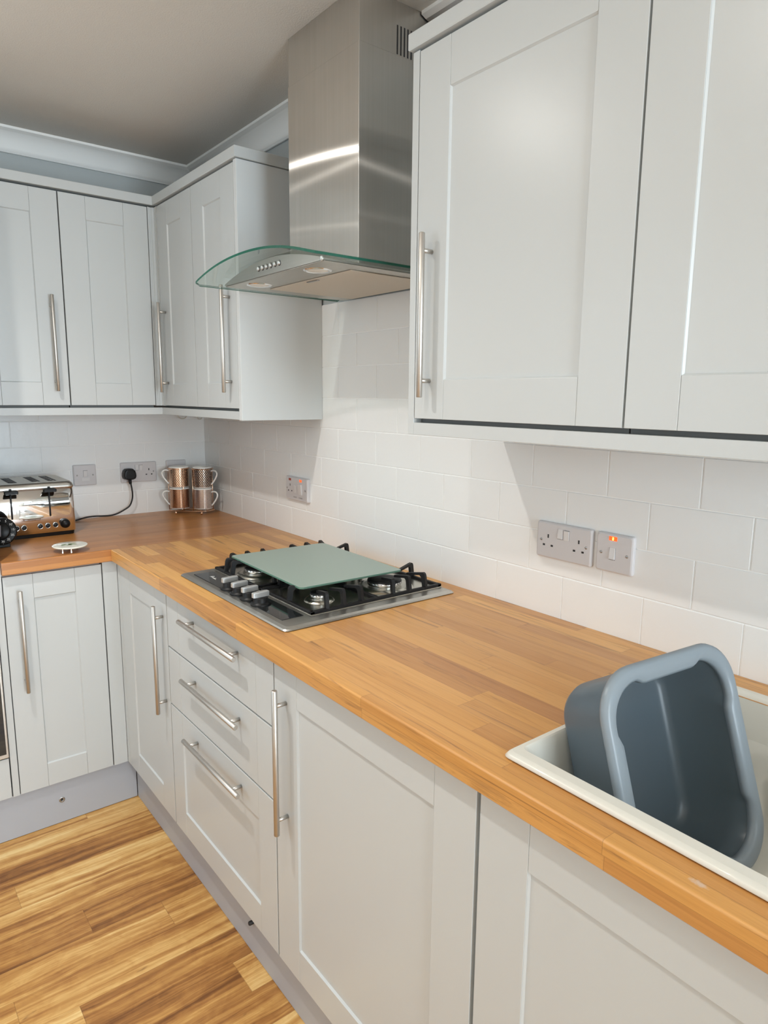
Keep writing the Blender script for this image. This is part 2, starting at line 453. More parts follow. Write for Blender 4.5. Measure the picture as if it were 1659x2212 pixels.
tile_wall('wall_right', False)
tile_wall('wall_left', True)
VX0, VX1, VZ0, VZ1 = .15, 1.75, .95, 2.15        # unseen window opening opposite the hob, added for frontal fill light
bm = bm_new()
add_box(bm, -.1, VX0, YF - .1, YF, 0, CEIL); add_box(bm, VX1, XB + .1, YF - .1, YF, 0, CEIL)
add_box(bm, VX0, VX1, YF - .1, YF, 0, VZ0); add_box(bm, VX0, VX1, YF - .1, YF, VZ1, CEIL)
structure(link('wall_front', bm, M['roompaint']))
win = bpy.data.objects.new('added_fill_window', None); COL.objects.link(win); win.location = ((VX0 + VX1) / 2, YF - .05, VZ0); structure(win)
bm = bm_new()
for a, b in ((VX0, VX0 + .05), (VX1 - .05, VX1), ((VX0 + VX1) / 2 - .03, (VX0 + VX1) / 2 + .03)): add_box(bm, a, b, YF - .08, YF - .02, VZ0, VZ1, .004)
for c, d in ((VZ0, VZ0 + .05), (VZ1 - .05, VZ1)): add_box(bm, VX0 + .05, VX1 - .05, YF - .078, YF - .022, c, d, .004)
link('window_frame', bm, M['coving'], win)
bm = bm_new()
add_box(bm, VX0 + .05, (VX0 + VX1) / 2 - .03, YF - .053, YF - .047, VZ0 + .05, VZ1 - .05)
add_box(bm, (VX0 + VX1) / 2 + .03, VX1 - .05, YF - .053, YF - .047, VZ0 + .05, VZ1 - .05)
link('window_pane', bm, M['windowglass'], win)
WY0, WY1, WZ0, WZ1 = -1.50, -.12, .06, 2.26      # glazed opening in the wall behind the camera
bm = bm_new()
add_box(bm, XB, XB + .1, YF, WY0, 0, CEIL); add_box(bm, XB, XB + .1, WY1, .0, 0, CEIL)
add_box(bm, XB, XB + .1, WY0, WY1, 0, WZ0); add_box(bm, XB, XB + .1, WY0, WY1, WZ1, CEIL)
structure(link('wall_back', bm, M['roompaint']))
win = bpy.data.objects.new('window_1', None); COL.objects.link(win); win.location = (XB + .05, (WY0 + WY1) / 2, WZ0); structure(win)
bm = bm_new()
for a, b, c, d in ((WY0, WY0 + .05, WZ0, WZ1), (WY1 - .05, WY1, WZ0, WZ1), ((WY0 + WY1) / 2 - .03, (WY0 + WY1) / 2 + .03, WZ0, WZ1)):
    add_box(bm, XB + .02, XB + .08, a, b, c, d, .004)
for c, d in ((WZ0, WZ0 + .05), (WZ1 - .05, WZ1)): add_box(bm, XB + .022, XB + .078, WY0 + .05, WY1 - .05, c, d, .004)
link('window_frame', bm, M['coving'], win)
bm = bm_new()
add_box(bm, XB + .047, XB + .053, WY0 + .05, (WY0 + WY1) / 2 - .03, WZ0 + .05, WZ1 - .05)
add_box(bm, XB + .047, XB + .053, (WY0 + WY1) / 2 + .03, WY1 - .05, WZ0 + .05, WZ1 - .05)
link('window_pane', bm, M['windowglass'], win)

# coving: lip, hollow quarter round, lower bead  (d = out from wall, h = down from ceiling)
cov = [(0, 0), (.068, 0), (.068, .008), (.063, .010)]
cov += [(.064 - .052 * math.sin(t * PI / 2 / 8), .066 - .053 * math.cos(t * PI / 2 / 8)) for t in range(0, 9)][1:]
cov += [(.010, .067), (.006, .072), (0, .072)]
def cov_piece(bm, place0, place1):
    A = [bm.verts.new(place0(p)) for p in cov]; B = [bm.verts.new(place1(p)) for p in cov]; n = len(cov)
    for i in range(n):
        f = bm.faces.new([A[i], A[(i + 1) % n], B[(i + 1) % n], B[i]]); f.smooth = 4 <= i <= 11
    bm.faces.new(A[::-1]); bm.faces.new(B)
bm = bm_new()
cov_piece(bm, lambda p: (p[0] - .004, -p[0] + .004, CEIL - p[1]), lambda p: (1.178, -p[0] + .004, CEIL - p[1]))
cov_piece(bm, lambda p: (1.500, -p[0] + .004, CEIL - p[1]), lambda p: (XB, -p[0] + .004, CEIL - p[1]))
structure(link('trim_1', bm, M['coving']))
bm = bm_new()
cov_piece(bm, lambda p: (p[0] - .004, -p[0] + .004, CEIL - p[1]), lambda p: (p[0] - .004, YF, CEIL - p[1]))
structure(link('trim_2', bm, M['coving']))

# ------------------------------------------------------------------ cabinet doors and handles
def frame_R(x0, z0, face):   # right run: u -> +x, w -> z, n -> -y
    return Matrix(((1, 0, 0, x0), (0, 0, -1, face), (0, 1, 0, z0), (0, 0, 0, 1)))
def frame_L(y0, z0, face):   # end run: u -> -y, w -> z, n -> +x
    return Matrix(((0, 0, 1, face), (-1, 0, 0, y0), (0, 1, 0, z0), (0, 0, 0, 1)))

def shaker(parent, name, mat, w, h, stile=.0905, rail=.0785, t=.019, gap=.0015, brail=None):
    """five-piece door: two full-height stiles, two rails, recessed panel; face at n = 0"""
    bm = bm_new(); b = .0008; g = gap; br = rail if brail is None else brail; j = .0002
    add_box(bm, g, stile - j, g, h - g, -t, 0, b); add_box(bm, w - stile + j, w - g, g, h - g, -t, 0, b)
    add_box(bm, stile + j, w - stile - j, g, br, -t, -.0002, b); add_box(bm, stile + j, w - stile - j, h - rail, h - g, -t, -.0002, b)
    add_box(bm, stile - .004, w - stile + .004, br - .004, h - rail + .004, -t + .002, -.0048)
    # sloped inner lip round the panel
    q = .0026
    for pts in (((stile, br), (stile, h - rail), (stile + q, h - rail - q), (stile + q, br + q)),
                ((w - stile, h - rail), (w - stile, br), (w - stile - q, br + q), (w - stile - q, h - rail - q)),
                ((w - stile, br), (stile, br), (stile + q, br + q), (w - stile - q, br + q)),
                ((stile, h - rail), (w - stile, h - rail), (w - stile - q, h - rail - q), (stile + q, h - rail - q))):
        vs = [bm.verts.new((pts[0][0], pts[0][1], -.001)), bm.verts.new((pts[1][0], pts[1][1], -.001)),
              bm.verts.new((pts[2][0], pts[2][1], -.0047)), bm.verts.new((pts[3][0], pts[3][1], -.0047))]
        bm.faces.new(vs)
    bmesh.ops.transform(bm, matrix=mat, verts=bm.verts)
    return link(name, bm, M['cab'], parent)

def slab(parent, name, mat, w, h, t=.019, gap=.0015, stile=.09):
    """flat drawer front with full-height stile joints"""
    bm = bm_new(); j = .0002; b = .0008
    add_box(bm, gap, stile - j, gap, h - gap, -t, 0, b); add_box(bm, w - stile + j, w - gap, gap, h - gap, -t, 0, b)
    add_box(bm, stile + j, w - stile - j, gap, h - gap, -t, -.0002, b)
    bmesh.ops.transform(bm, matrix=mat, verts=bm.verts)
    return link(name, bm, M['cab'], parent)

def bar_handle(parent, mat, u, w0, vertical=True, half=.163, post=.128, off=.027):
    bm = bm_new(); r = .0061
    if vertical:
        rod(bm, (u, w0 - half, off), (u, w0 + half, off), r)
        for s in (-1, 1): add_tube(bm, [(u, w0 + s * post, -.0005), (u, w0 + s * post, off)], .0046, 14)
    else:
        rod(bm, (u - half, w0, off), (u + half, w0, off), r)
        for s in (-1, 1): add_tube(bm, [(u + s * post, w0, -.0005), (u + s * post, w0, off)], .0046, 14)
    bmesh.ops.transform(bm, matrix=mat, verts=bm.verts)
    return link('handle', bm, M['handle'], parent)

def body(parent, x0, x1, y0, y1, z0, z1, m='carcass'):
    bm = bm_new(); add_box(bm, x0, x1, y0, y1, z0, z1, .0006, 1); return link('carcass', bm, M[m], parent)

BZ0, BZ1 = .1495, .8625      # base doors
GB = 'white shaker base cabinets'
# --- end run (left wall)
t = thing('base_cabinet', 'white shaker base cabinet under the toaster, between oven housing and inner corner', 'cabinet', (.3, -.78, .0), GB)
body(t, .02, XD - .020, -.9225, -.637, .152, .868)
mt = frame_L(-.6355, BZ0, XD)
d = shaker(t, 'door', mt, .288, BZ1 - BZ0, stile=.0835)
bar_handle(d, mt, .288 - .0425, .655 - BZ0)
# corner post between the runs
bm = bm_new(); add_box(bm, XD - .018, XD, -.6335, -.5875, BZ0, .868, .0008); add_box(bm, XD, .6400, YD, YD + .018, BZ0, .868, .0008)
tag(link('corner_post', bm, M['cab'], loc=(XD, -.6, .1495)), 'narrow white filler post in the inner corner under the worktop', 'filler post')
# --- right run
t = thing('base_cabinet', 'white shaker base cabinet next to the inner corner, left of the drawers', 'cabinet', (.84, -.3, 0), GB)
body(t, .642, 1.049, YD + .020, -.02, .152, .868)
mt = frame_R(.641, BZ0, YD)
d = shaker(t, 'door', mt, .409, BZ1 - BZ0, stile=.092)
bar_handle(d, mt, 1.0199 - .641, .655 - BZ0)
t = thing('drawer_cabinet', 'white three-drawer base cabinet under the gas hob', 'cabinet', (1.358, -.3, 0), GB)
body(t, 1.053, 1.662, YD + .020, -.02, .152, .868)
for z0, z1, zh, lab in ((.7055, BZ1, .824, 'top drawer'), (.5325, .7035, .660, 'middle drawer'), (BZ0, .5305, .4885, 'deep bottom drawer with framed panel')):
    mt = frame_R(1.052, z0, YD)
    if z0 < .2: d = shaker(t, 'drawer', mt, .612, z1 - z0, stile=.0815, rail=.0815, brail=.0755)
    else: d = slab(t, 'drawer', mt, .612, z1 - z0, stile=.0815)
    d['label'] = lab
    bar_handle(d, mt, 1.368 - 1.052, zh - z0, vertical=False)
t = thing('base_cabinet', 'wide white shaker base cabinet between the drawers and the sink cabinet', 'cabinet', (1.96, -.3, 0), GB)
body(t, 1.668, 2.257, YD + .020, -.02, .152, .868)
mt = frame_R(1.666, BZ0, YD)
d = shaker(t, 'door', mt, .592, BZ1 - BZ0)
bar_handle(d, mt, 1.7155 - 1.666, .655 - BZ0)
t = thing('base_cabinet', 'white shaker base cabinet under the cream sink', 'cabinet', (2.56, -.3, 0), GB)
bm = bm_new()
for a in ((2.266, 2.284, YD + .020, -.02, .152, .868), (2.838, 2.856, YD + .020, -.02, .152, .868), (2.284, 2.838, YD + .02, -.02, .152, .17), (2.284, 2.838, -.04, -.02, .17, .868)): add_box(bm, *a)
link('carcass', bm, M['carcass'], t)
mt = frame_R(2.263, BZ0, YD)
d = shaker(t, 'door', mt, .594, BZ1 - BZ0)
bar_handle(d, mt, .594 - .05, .655 - BZ0)
t = thing('base_cabinet', 'white shaker base cabinet beyond the sink, at the right end of the run', 'cabinet', (3.16, -.3, 0), GB)
body(t, 2.862, 3.458, YD + .020, -.02, .152, .868)
mt = frame_R(2.860, BZ0, YD); d = shaker(t, 'door', mt, .597, BZ1 - BZ0); bar_handle(d, mt, .05, .655 - BZ0)
# plinths
t = thing('plinth', 'grey kickboard under the short end run, with a screw cap', 'plinth', (.591, -.95, 0), 'kickboards under the base cabinets')
bm = bm_new(); add_box(bm, .583, .601, -1.75, -.5585, .0015, .1475, .0006, 1); link('board', bm, M['plinth'], t)
bm = bm_new(); add_lathe(bm, [(0, .0005), (.0055, .0005), (.0085, .0018), (.0095, 0)], (.6008, -.803, .081), 20, (1, 0, 0)); link('screw_cap', bm, M['screw'], t)
bm = bm_new(); add_lathe(bm, [(0, .0012), (.0042, .0012)], (.6008, -.803, .081), 16, (1, 0, 0)); link('screw_hole', bm, M['hole'], t)
t = thing('plinth', 'long grey kickboard under the hob and sink run', 'plinth', (2.0, -.548, 0), 'kickboards under the base cabinets')
bm = bm_new(); add_box(bm, .603, 3.46, -.557, -.539, .0015, .1475, .0006, 1); link('board', bm, M['plinth'], t)
bm = bm_new(); add_lathe(bm, [(0, .012), (.004, .012), (.0055, .010), (.0055, -.0005)], (1.478, -.557, .094), 16, (0, -1, 0)); link('screw_cap', bm, M['hole'], t)

# --- worktops (front arris rounded); the end run carries through to the wall, the long run butts against it
def edge_prof(front, back, r=.0038, zt=ZT, th=.040):
    """profile in (s, z): s grows from back to the exposed front"""
    p = [(back, zt - th), (back, zt)]
    p += [(front - r + r * math.sin(a), zt - r + r * math.cos(a)) for a in [k * PI / 2 / 5 for k in range(6)]]
    p += [(front, zt - th + .003), (front - .003, zt - th)]
    return p
bm = bm_new()
add_prism(bm, edge_prof(.6315, .001), lambda p, t: (p[0], t, p[1]), -.9235, -.6085)
bm2 = bm_new(); add_box(bm2, .001, .6325, -.6085, -.001, ZT - .04, ZT); merge(bm, bm2)
tag(link('worktop', bm, M['wood_y'], loc=(.3, -.5, ZT - .04)), 'short beech block worktop along the end wall, under toaster and mugs', 'worktop', 'beech block worktops')
bm = bm_new(); FR = .6085
HX0, HX1, HY0, HY1 = 2.292, 2.86, -.545, -.090     # cut-out for the sink
add_prism(bm, edge_prof(FR, .001), lambda p, t: (t, -p[0], p[1]), .6335, HX0)
add_prism(bm, edge_prof(FR, -HY0), lambda p, t: (t, -p[0], p[1]), HX0, HX1)
add_box(bm, HX0, HX1, HY1, -.001, ZT - .04, ZT)
add_prism(bm, edge_prof(FR, .001), lambda p, t: (t, -p[0], p[1]), HX1, 3.46)
tag(link('worktop', bm, M['wood_x'], loc=(2.0, -.3, ZT - .04)), 'long beech block worktop holding the hob and the sink', 'worktop', 'beech block worktops')

# --- tall oven housing at the left edge, with a built-in oven
t = thing('tall_oven_housing', 'tall white housing around a built-in oven at the left edge', 'cabinet', (.3, -1.24, 0))
bm = bm_new(); add_box(bm, .001, XD, -.9435, -.9245, BZ0, 2.10, .0008); link('side_panel', bm, M['cab'], t)
bm = bm_new(); add_box(bm, .001, .590, -1.56, -1.542, .152, 2.10); add_box(bm, .001, .590, -1.542, -.945, .152, .17)
add_box(bm, .001, .590, -1.542, -.945, .268, .285); add_box(bm, .001, .590, -1.542, -.945, .912, .93); add_box(bm, .001, .590, -1.542, -.945, 2.08, 2.10); link('carcass', bm, M['carcass'], t)
mt = frame_L(-.9455, BZ0, XD); d = slab(t, 'drawer', mt, .608, .285 - BZ0, stile=.09); bar_handle(d, mt, .304, .09, vertical=False)
mt = frame_L(-.9455, .932, XD); d = shaker(t, 'door', mt, .608, 2.098 - .932); bar_handle(d, mt, .05, .25)
t = thing('built_in_oven', 'built-in oven with black glass door set in the tall housing', 'oven', (.35, -1.25, .2865))
bm = bm_new(); add_box(bm, .06, .598, -1.540, -.9465, .2865, .908); link('casing', bm, M['screw'], t)
bm = bm_new(); add_box(bm, .599, .618, -1.545, -.9460, .288, .80, .002); link('door_frame', bm, M['steel_x'], t)
bm = bm_new(); add_box(bm, .6175, .6225, -1.538, -.9530, .303, .78, .001); g_ = link('door_glass', bm, M['blackglass'], t)
bm = bm_new(); rod(bm, (.655, -1.50, .75), (.655, -1.0, .75), .009)
for y in (-1.46, -1.04): add_tube(bm, [(.622, y, .75), (.655, y, .75)], .006)
link('handle', bm, M['handle'], t)
bm = bm_new(); add_box(bm, .599, .616, -1.545, -.9460, .803, .907, .002); link('control_panel', bm, M['steel_x'], t)

# ------------------------------------------------------------------ wall cabinets
WZ_0, WZ_1 = 1.3665, 2.0765
GW = 'white shaker wall cabinets'
def wall_handle(d, mt, u): bar_handle(d, mt, u, 1.576 - WZ_0, half=.160, post=.1265)
t = thing('wall_cabinet', 'white shaker wall cabinet above the toaster, cut by the left edge', 'cabinet', (.15, -.77, WZ_0), GW)
body(t, .001, XW - .020, -.917, -.619, 1.3520, 2.0815, 'gap')
mt = frame_L(-.6175, WZ_0, XW); d = shaker(t, 'door', mt, .300, WZ_1 - WZ_0, stile=.087); wall_handle(d, mt, .0435)
t = thing('wall_cabinet', 'white shaker wall cabinet without visible handle, left of the inside corner', 'cabinet', (.15, -.466, WZ_0), GW)
body(t, .001, XW - .020, -.616, -.317, 1.3520, 2.0815, 'gap')
mt = frame_L(-.3155, WZ_0, XW); d = shaker(t, 'door', mt, .301, WZ_1 - WZ_0, stile=.087)
bm = bm_new()
prof = [(XW - .02, -.3145), (XW, -.3145), (XW, -.309), (XW - .003, -.308), (XW - .003, -.301), (XW, -.300), (XW, YW), (.301, YW), (.3015, YW + .003), (.309, YW + .003), (.310, YW), (.318, YW), (.318, YW + .02), (XW - .02, YW + .02)]
add_prism(bm, prof, lambda p, t: (p[0], p[1], t), WZ_0, WZ_1)
tag(link('corner_post', bm, M['cab'], loc=(XW, YW, WZ_0)), 'fluted white corner post joining the two runs of wall cabinets', 'filler post')
t = thing('wall_cabinet', 'white shaker wall cabinet just right of the inside corner, handle by the corner', 'cabinet', (.46, -.15, WZ_0), GW)
body(t, .001, .6235, YW + .0205, -.001, 1.3520, 2.0815, 'gap')
mt = frame_R(.3195, WZ_0, YW); d = shaker(t, 'door', mt, .305, WZ_1 - WZ_0, stile=.0915); wall_handle(d, mt, .3684 - .3195)
t = thing('wall_cabinet', 'white shaker wall cabinet with grey side panel, left of the cooker hood', 'cabinet', (.78, -.15, WZ_0), GW)
body(t, .6255, .937, YW + .0205, -.001, 1.3520, 2.0815, 'gap')
mt = frame_R(.6250, WZ_0, YW); d = shaker(t, 'door', mt, .3135, WZ_1 - WZ_0, stile=.0915); wall_handle(d, mt, .8929 - .625)
bm = bm_new(); add_box(bm, .9390, .9580, YW, -.0005, 1.3315, WZ_1 + .004, .0007); link('side_panel', bm, M['panel'], t)['label'] = 'plain grey side panel'
t = thing('wall_cabinet', 'large white shaker wall cabinet right of the hood, its long handle at the left', 'cabinet', (2.01, -.15, WZ_0), GW)
body(t, 1.7625, 2.2605, YW + .0205, -.001, 1.3490, 2.0815, 'gap')
mt = frame_R(1.7620, 1.3625, YW); d = shaker(t, 'door', mt, .4995, WZ_1 - 1.3625, stile=.0885, rail=.0895, brail=.081); bar_handle(d, mt, 1.8085 - 1.762, 1.568 - 1.3625, half=.160, post=.1265)
bm = bm_new(); add_box(bm, 1.7425, 1.7610, YW, -.0005, 1.3295, WZ_1 + .002, .0007); link('side_panel', bm, M['cab'], t)
t = thing('wall_cabinet', 'white shaker wall cabinet cut by the right edge, above the sink', 'cabinet', (2.56, -.15, WZ_0), GW)
body(t, 2.2635, 2.860, YW + .0205, -.001, 1.3490, 2.0815, 'gap')
mt = frame_R(2.2625, 1.3625, YW); d = shaker(t, 'door', mt, .5975, WZ_1 - 1.3625, stile=.0885, rail=.0895, brail=.081); bar_handle(d, mt, .55, 1.568 - 1.3625, half=.160, post=.1265)
# pelmets and cornices
def strip_mesh(prof, path):
    """profile (out, z) mitred along a plan path of (x, y, nx, ny) where n is the outward offset direction (mitre length included)"""
    bm = bm_new(); rings = [[Vector((x + nx * o, y + ny * o, z)) for o, z in prof] for x, y, nx, ny in path]
    add_loft(bm, rings, smooth=False); return bm
pel = [(-.018, 1.3335), (-.0005, 1.3335), (0, 1.334), (0, 1.3585), (-.0005, 1.359), (-.018, 1.359)]
bm = strip_mesh(pel, [(XW, -.917, 1, 0), (XW, YW, 1, -1), (.9385, YW, 0, -1)])
tag(link('pelmet', bm, M['cab'], loc=(.3, -.3, 1.3335)), 'white light pelmet under the corner wall cabinets', 'pelmet', 'pelmets under the wall cabinets')
pel2 = [(o, z - .004) for o, z in pel]
bm = strip_mesh(pel2, [(1.7615, YW, 0, -1), (2.86, YW, 0, -1)])
tag(link('pelmet', bm, M['cab'], loc=(2.3, -.3, 1.3295)), 'white light pelmet under the wall cabinets right of the hood', 'pelmet', 'pelmets under the wall cabinets')
cor = [(-.030, 2.0825), (.006, 2.0825), (.0075, 2.084), (.0075, 2.112), (.006, 2.1135), (-.030, 2.1135)]
bm = strip_mesh(cor, [(XW, -.917, 1, 0), (XW, YW, 1, -1), (.958, YW, 1, -1), (.958, -.001, 1, 0)])
tag(link('cornice', bm, M['cab'], loc=(.3, -.3, 2.0825)), 'white cornice strip on top of the corner wall cabinets', 'cornice', 'cornices on the wall cabinets')
bm = strip_mesh(cor, [(1.7425, -.001, -1, 0), (1.7425, YW, -1, -1), (2.86, YW, 0, -1)])
tag(link('cornice', bm, M['cab'], loc=(2.3, -.3, 2.0825)), 'white cornice strip on top of the wall cabinets right of the hood', 'cornice', 'cornices on the wall cabinets')
# slack cable loops under the corner cabinet
for y, hw, z, lab in ((-.118, .026, 1.307, 'wider slack loop of pale cable hanging below the corner wall cabinet'), (-.041, .017, 1.304, 'smaller slack loop of pale cable hanging below the wall cabinet at the corner')):
    bm = bm_new(); add_tube(bm, spline([(.05, y - hw, 1.3523), (.05, y - hw * .98, z + .025), (.05, y - hw * .55, z + .005), (.05, y, z), (.05, y + hw * .55, z + .005), (.05, y + hw * .98, z + .025), (.05, y + hw, 1.3523)], 6), .0022, 8)
    tag(link('cable_loop', bm, M['cable'], loc=(.05, y, WZ_0)), lab, 'cable', 'slack cable loops')

# ------------------------------------------------------------------ cooker hood
HXC = 1.339
t = thing('cooker_hood', 'stainless chimney cooker hood with curved glass canopy over the hob', 'cooker hood', (HXC, -.12, 1.70))
CX0, CX1, CY = 1.180, 1.498, -.2475
GX0, GX1, GY = 1.049, 1.631, -.472
def arch(x, apex=1.7425, end=1.7035):
    u = (x - HXC) / (GX1 - HXC); return apex - (apex - end) * abs(u) ** 2.15
bm = bm_new()
add_box(bm, CX0, CX1, CY, -.0005, 1.716, 2.206, .0012)
link('chimney', bm, M['steel'], t)
bm = bm_new()
add_box(bm, CX0 + .0015, CX1 - .0015, CY + .0015, -.0006, 2.20, CEIL - .0002, .001)
link('chimney_extension', bm, M['steel'], t)
for k in range(9):
    bm = bm_new(); y = -.1345 + k * .0107
    add_box(bm, CX1 - .002, CX1 - .0011, y - .0023, y + .0023, 2.208, 2.271, .0004, 1)
    link('vent_slot', bm, M['hole'], t)
# canopy: bent sheet, front corners lightly rounded
def canopy_mesh():
    bm = bm_new(); N = 40; th = .0055; xs = [GX0 + (GX1 - GX0) * i / N for i in range(N + 1)]
    ys = [GY, GY + .002, -.30, -.15, -.002]
    top, bot = [], []
    for x in xs:
        ez = .018 * max(0, 1 - min(x - GX0, GX1 - x) / .018) ** 2.0     # rounded front corners
        rowt, rowb = [], []
        for j, y in enumerate(ys):
            yy = y + (ez if j < 2 else 0)
            rowt.append(bm.verts.new((x, yy, arch(x)))); rowb.append(bm.verts.new((x, yy, arch(x) - th)))
        top.append(rowt); bot.append(rowb)
    def q(a, b, c, d, mi):
        f = bm.faces.new([a, b, c, d]); f.material_index = mi; f.smooth = mi == 0
    for i in range(N):
        for j in range(len(ys) - 1):
            q(top[i][j], top[i + 1][j], top[i + 1][j + 1], top[i][j + 1], 0)
            q(bot[i][j], bot[i][j + 1], bot[i + 1][j + 1], bot[i + 1][j], 0)
        q(top[i][0], bot[i][0], bot[i + 1][0], top[i + 1][0], 1)
        q(top[i][-1], top[i + 1][-1], bot[i + 1][-1], bot[i][-1], 1)
    for j in range(len(ys) - 1):
        q(top[0][j], top[0][j + 1], bot[0][j + 1], bot[0][j], 1); q(top[N][j], bot[N][j], bot[N][j + 1], top[N][j + 1], 1)
    return bm
link('glass_canopy', canopy_mesh(), [M['glass'], M['glassedge']], t)
# body under the glass: flat underside, arched front
BX0, BX1, BY0, BY1 = 1.100, 1.585, -.404, -.012
bm = bm_new(); N = 24
prof = [(BX0, 1.6985), (BX0, 1.7025)] + [(BX0 + (BX1 - BX0) * i / N, min(arch(BX0 + (BX1 - BX0) * i / N) - .0062, 1.7025 + .034 * math.sin(PI * i / N) ** .9)) for i in range(1, N)] + [(BX1, 1.7025), (BX1, 1.6985)]
prof += [(BX1 - .008, 1.6985), (BX1 - .008, 1.7005), (BX0 + .008, 1.7005), (BX0 + .008, 1.6985)]
prof = prof[:-4]
add_prism(bm, prof, lambda p, tt: (p[0], tt, p[1]), BY0, BY1)
link('hood_body', bm, M['steel_x'], t)
bm = bm_new(); add_box(bm, BX0 + .002, BX1 - .002, BY0 + .002, BY1 - .002, 1.6960, 1.6984, .0006, 1); link('underside_panel', bm, M['steel_x'], t)
bm = bm_new(); add_box(bm, BX0 + .06, BX1 - .045, -.300, BY1 - .014, 1.6935, 1.6962, .001, 1); fl = link('grease_filter', bm, M['filter'], t)
bm = bm_new(); add_box(bm, 1.335, 1.385, -.292, -.284, 1.6915, 1.6936, .0006, 1); link('filter_catch', bm, M['screw'], fl)
for x in (1.195, 1.478):
    bm = bm_new(); add_lathe(bm, [(.0, -.0010), (.026, -.0010), (.0285, -.0024), (.0325, -.0020), (.034, 0)], (x, -.350, 1.6962), 32); lp = link('hood_lamp', bm, M['chrome'], t)
    bm = bm_new(); add_lathe(bm, [(0, -.0022), (.018, -.0019), (.0245, -.0011)], (x, -.350, 1.6962), 28); link('lamp_lens', bm, M['hoodlens'], lp)
for k in range(6):
    x = 1.2945 + k * .0204
    bm = bm_new(); add_lathe(bm, [(0, .0055), (.0038, .0052), (.0048, .004), (.0048, 0)], (x, BY0, 1.7175), 16, (0, -1, 0)); b_ = link('button', bm, M['silver'], t)
    bm = bm_new(); add_lathe(bm, [(.0048, .0006), (.0064, .0006), (.0066, 0)], (x, BY0, 1.7175), 16, (0, -1, 0)); link('button_ring', bm, M['hole'], b_)
bm = bm_new(); add_lathe(bm, [(0, .004), (.004, .0036), (.006, .0015), (.006, 0)], (1.579, BY0, 1.7015), 14, (0, -1, 0)); link('glass_fixing', bm, M['silver'], t)

# ------------------------------------------------------------------ gas hob
t = thing('gas_hob', 'stainless four-burner gas hob set in the worktop below the hood', 'hob', (1.364, -.3, ZT))
HX = (1.072, 1.657, -.5535, -.0500)
def plate_bm():
    bm = bm_new(); cx, cy = (HX[0] + HX[1]) / 2, (HX[2] + HX[3]) / 2; w, h = HX[1] - HX[0], HX[3] - HX[2]
    def ring(ins, z, r): return [Vector((x, y, z)) for x, y in rrect(w - 2 * ins, h - 2 * ins, r, 6, cx, cy)]
    add_loft(bm, [ring(.002, ZT + .0004, .012), ring(0, ZT + .002, .013), ring(.003, ZT + .0052, .012), ring(.012, ZT + .0075, .010), ring(.0155, ZT + .0075, .009)], True, True, smooth=False)
    return bm
link('hob_plate', plate_bm(), M['steel_x'], t)
ZP = ZT + .0075
# dished wells left and right under the burners
for x0, x1 in ((1.094, 1.345), (1.358, 1.611)):
    bm = bm_new(); add_box(bm, x0, x1, -.4585, -.0545, ZP - .0005, ZP + .0012, .0005, 1); link('burner_tray', bm, M['burnerskirt'], t)
bm = bm_new(); add_box(bm, 1.1145, 1.6000, -.5285, -.4720, ZP - .0005, ZP + .0012, .0005, 1); cp = link('control_panel', bm, M['blackglass'], t)
# small silver script on the panel
bm = bm_new()
sc_pts = [(0, 0), (.002, .004), (.005, .0075), (.0085, .005), (.007, .001), (.0035, .002), (.008, .0045), (.0125, .003), (.0145, .0005), (.0165, .003), (.019, .0005), (.0215, .003), (.0235, .0005), (.026, .0055), (.0272, .0005), (.0295, .003), (.0315, .0005), (.034, .0025), (.037, .0005), (.040, .0015)]
c_, s_ = math.cos(-.05), math.sin(-.05)
add_tube(bm, spline([(1.163 + px * c_ - py * 1.6 * s_, -.5035 + px * s_ + py * 1.6 * c_, ZP + .0013) for px, py in sc_pts], 4), .00042, 6)
link('maker_script', bm, M['whiteink'], cp)
for kx in (1.300, 1.355, 1.410, 1.4655):
    ky = -.509
    bm = bm_new()
    add_lathe(bm, [(.0245, 0), (.0245, .003), (.0185, .0045), (.0175, .006), (.0175, .0165), (.016, .018), (0, .018)], (kx, ky, ZP + .0012), 28); kn = link('knob', bm, M['black'], t)
    bm = bm_new(); R_ = Matrix.Translation((kx, ky, 0)) @ Matrix.Rotation(.06, 4, 'Z')
    rings = []
    for z, k in ((ZP + .0185, .93), (ZP + .0195, 1.), (ZP + .0300, 1.), (ZP + .0312, .95), (ZP + .0315, .86)):
        # leaf-shaped grip: rounded long ends, slightly bowed sides
        pts = []
        for i in range(25):
            a = i / 24; v = -.0215 + .043 * a; pts.append((.0068 * (1 - .35 * (abs(2 * a - 1)) ** 3) * k, v * k))
        pts = pts + [(-x, y) for x, y in pts[::-1]]
        rings.append([R_ @ Vector((x, y, z)) for x, y in pts])
    add_loft(bm, rings, smooth=False); link('grip', bm, M['silver'], kn)
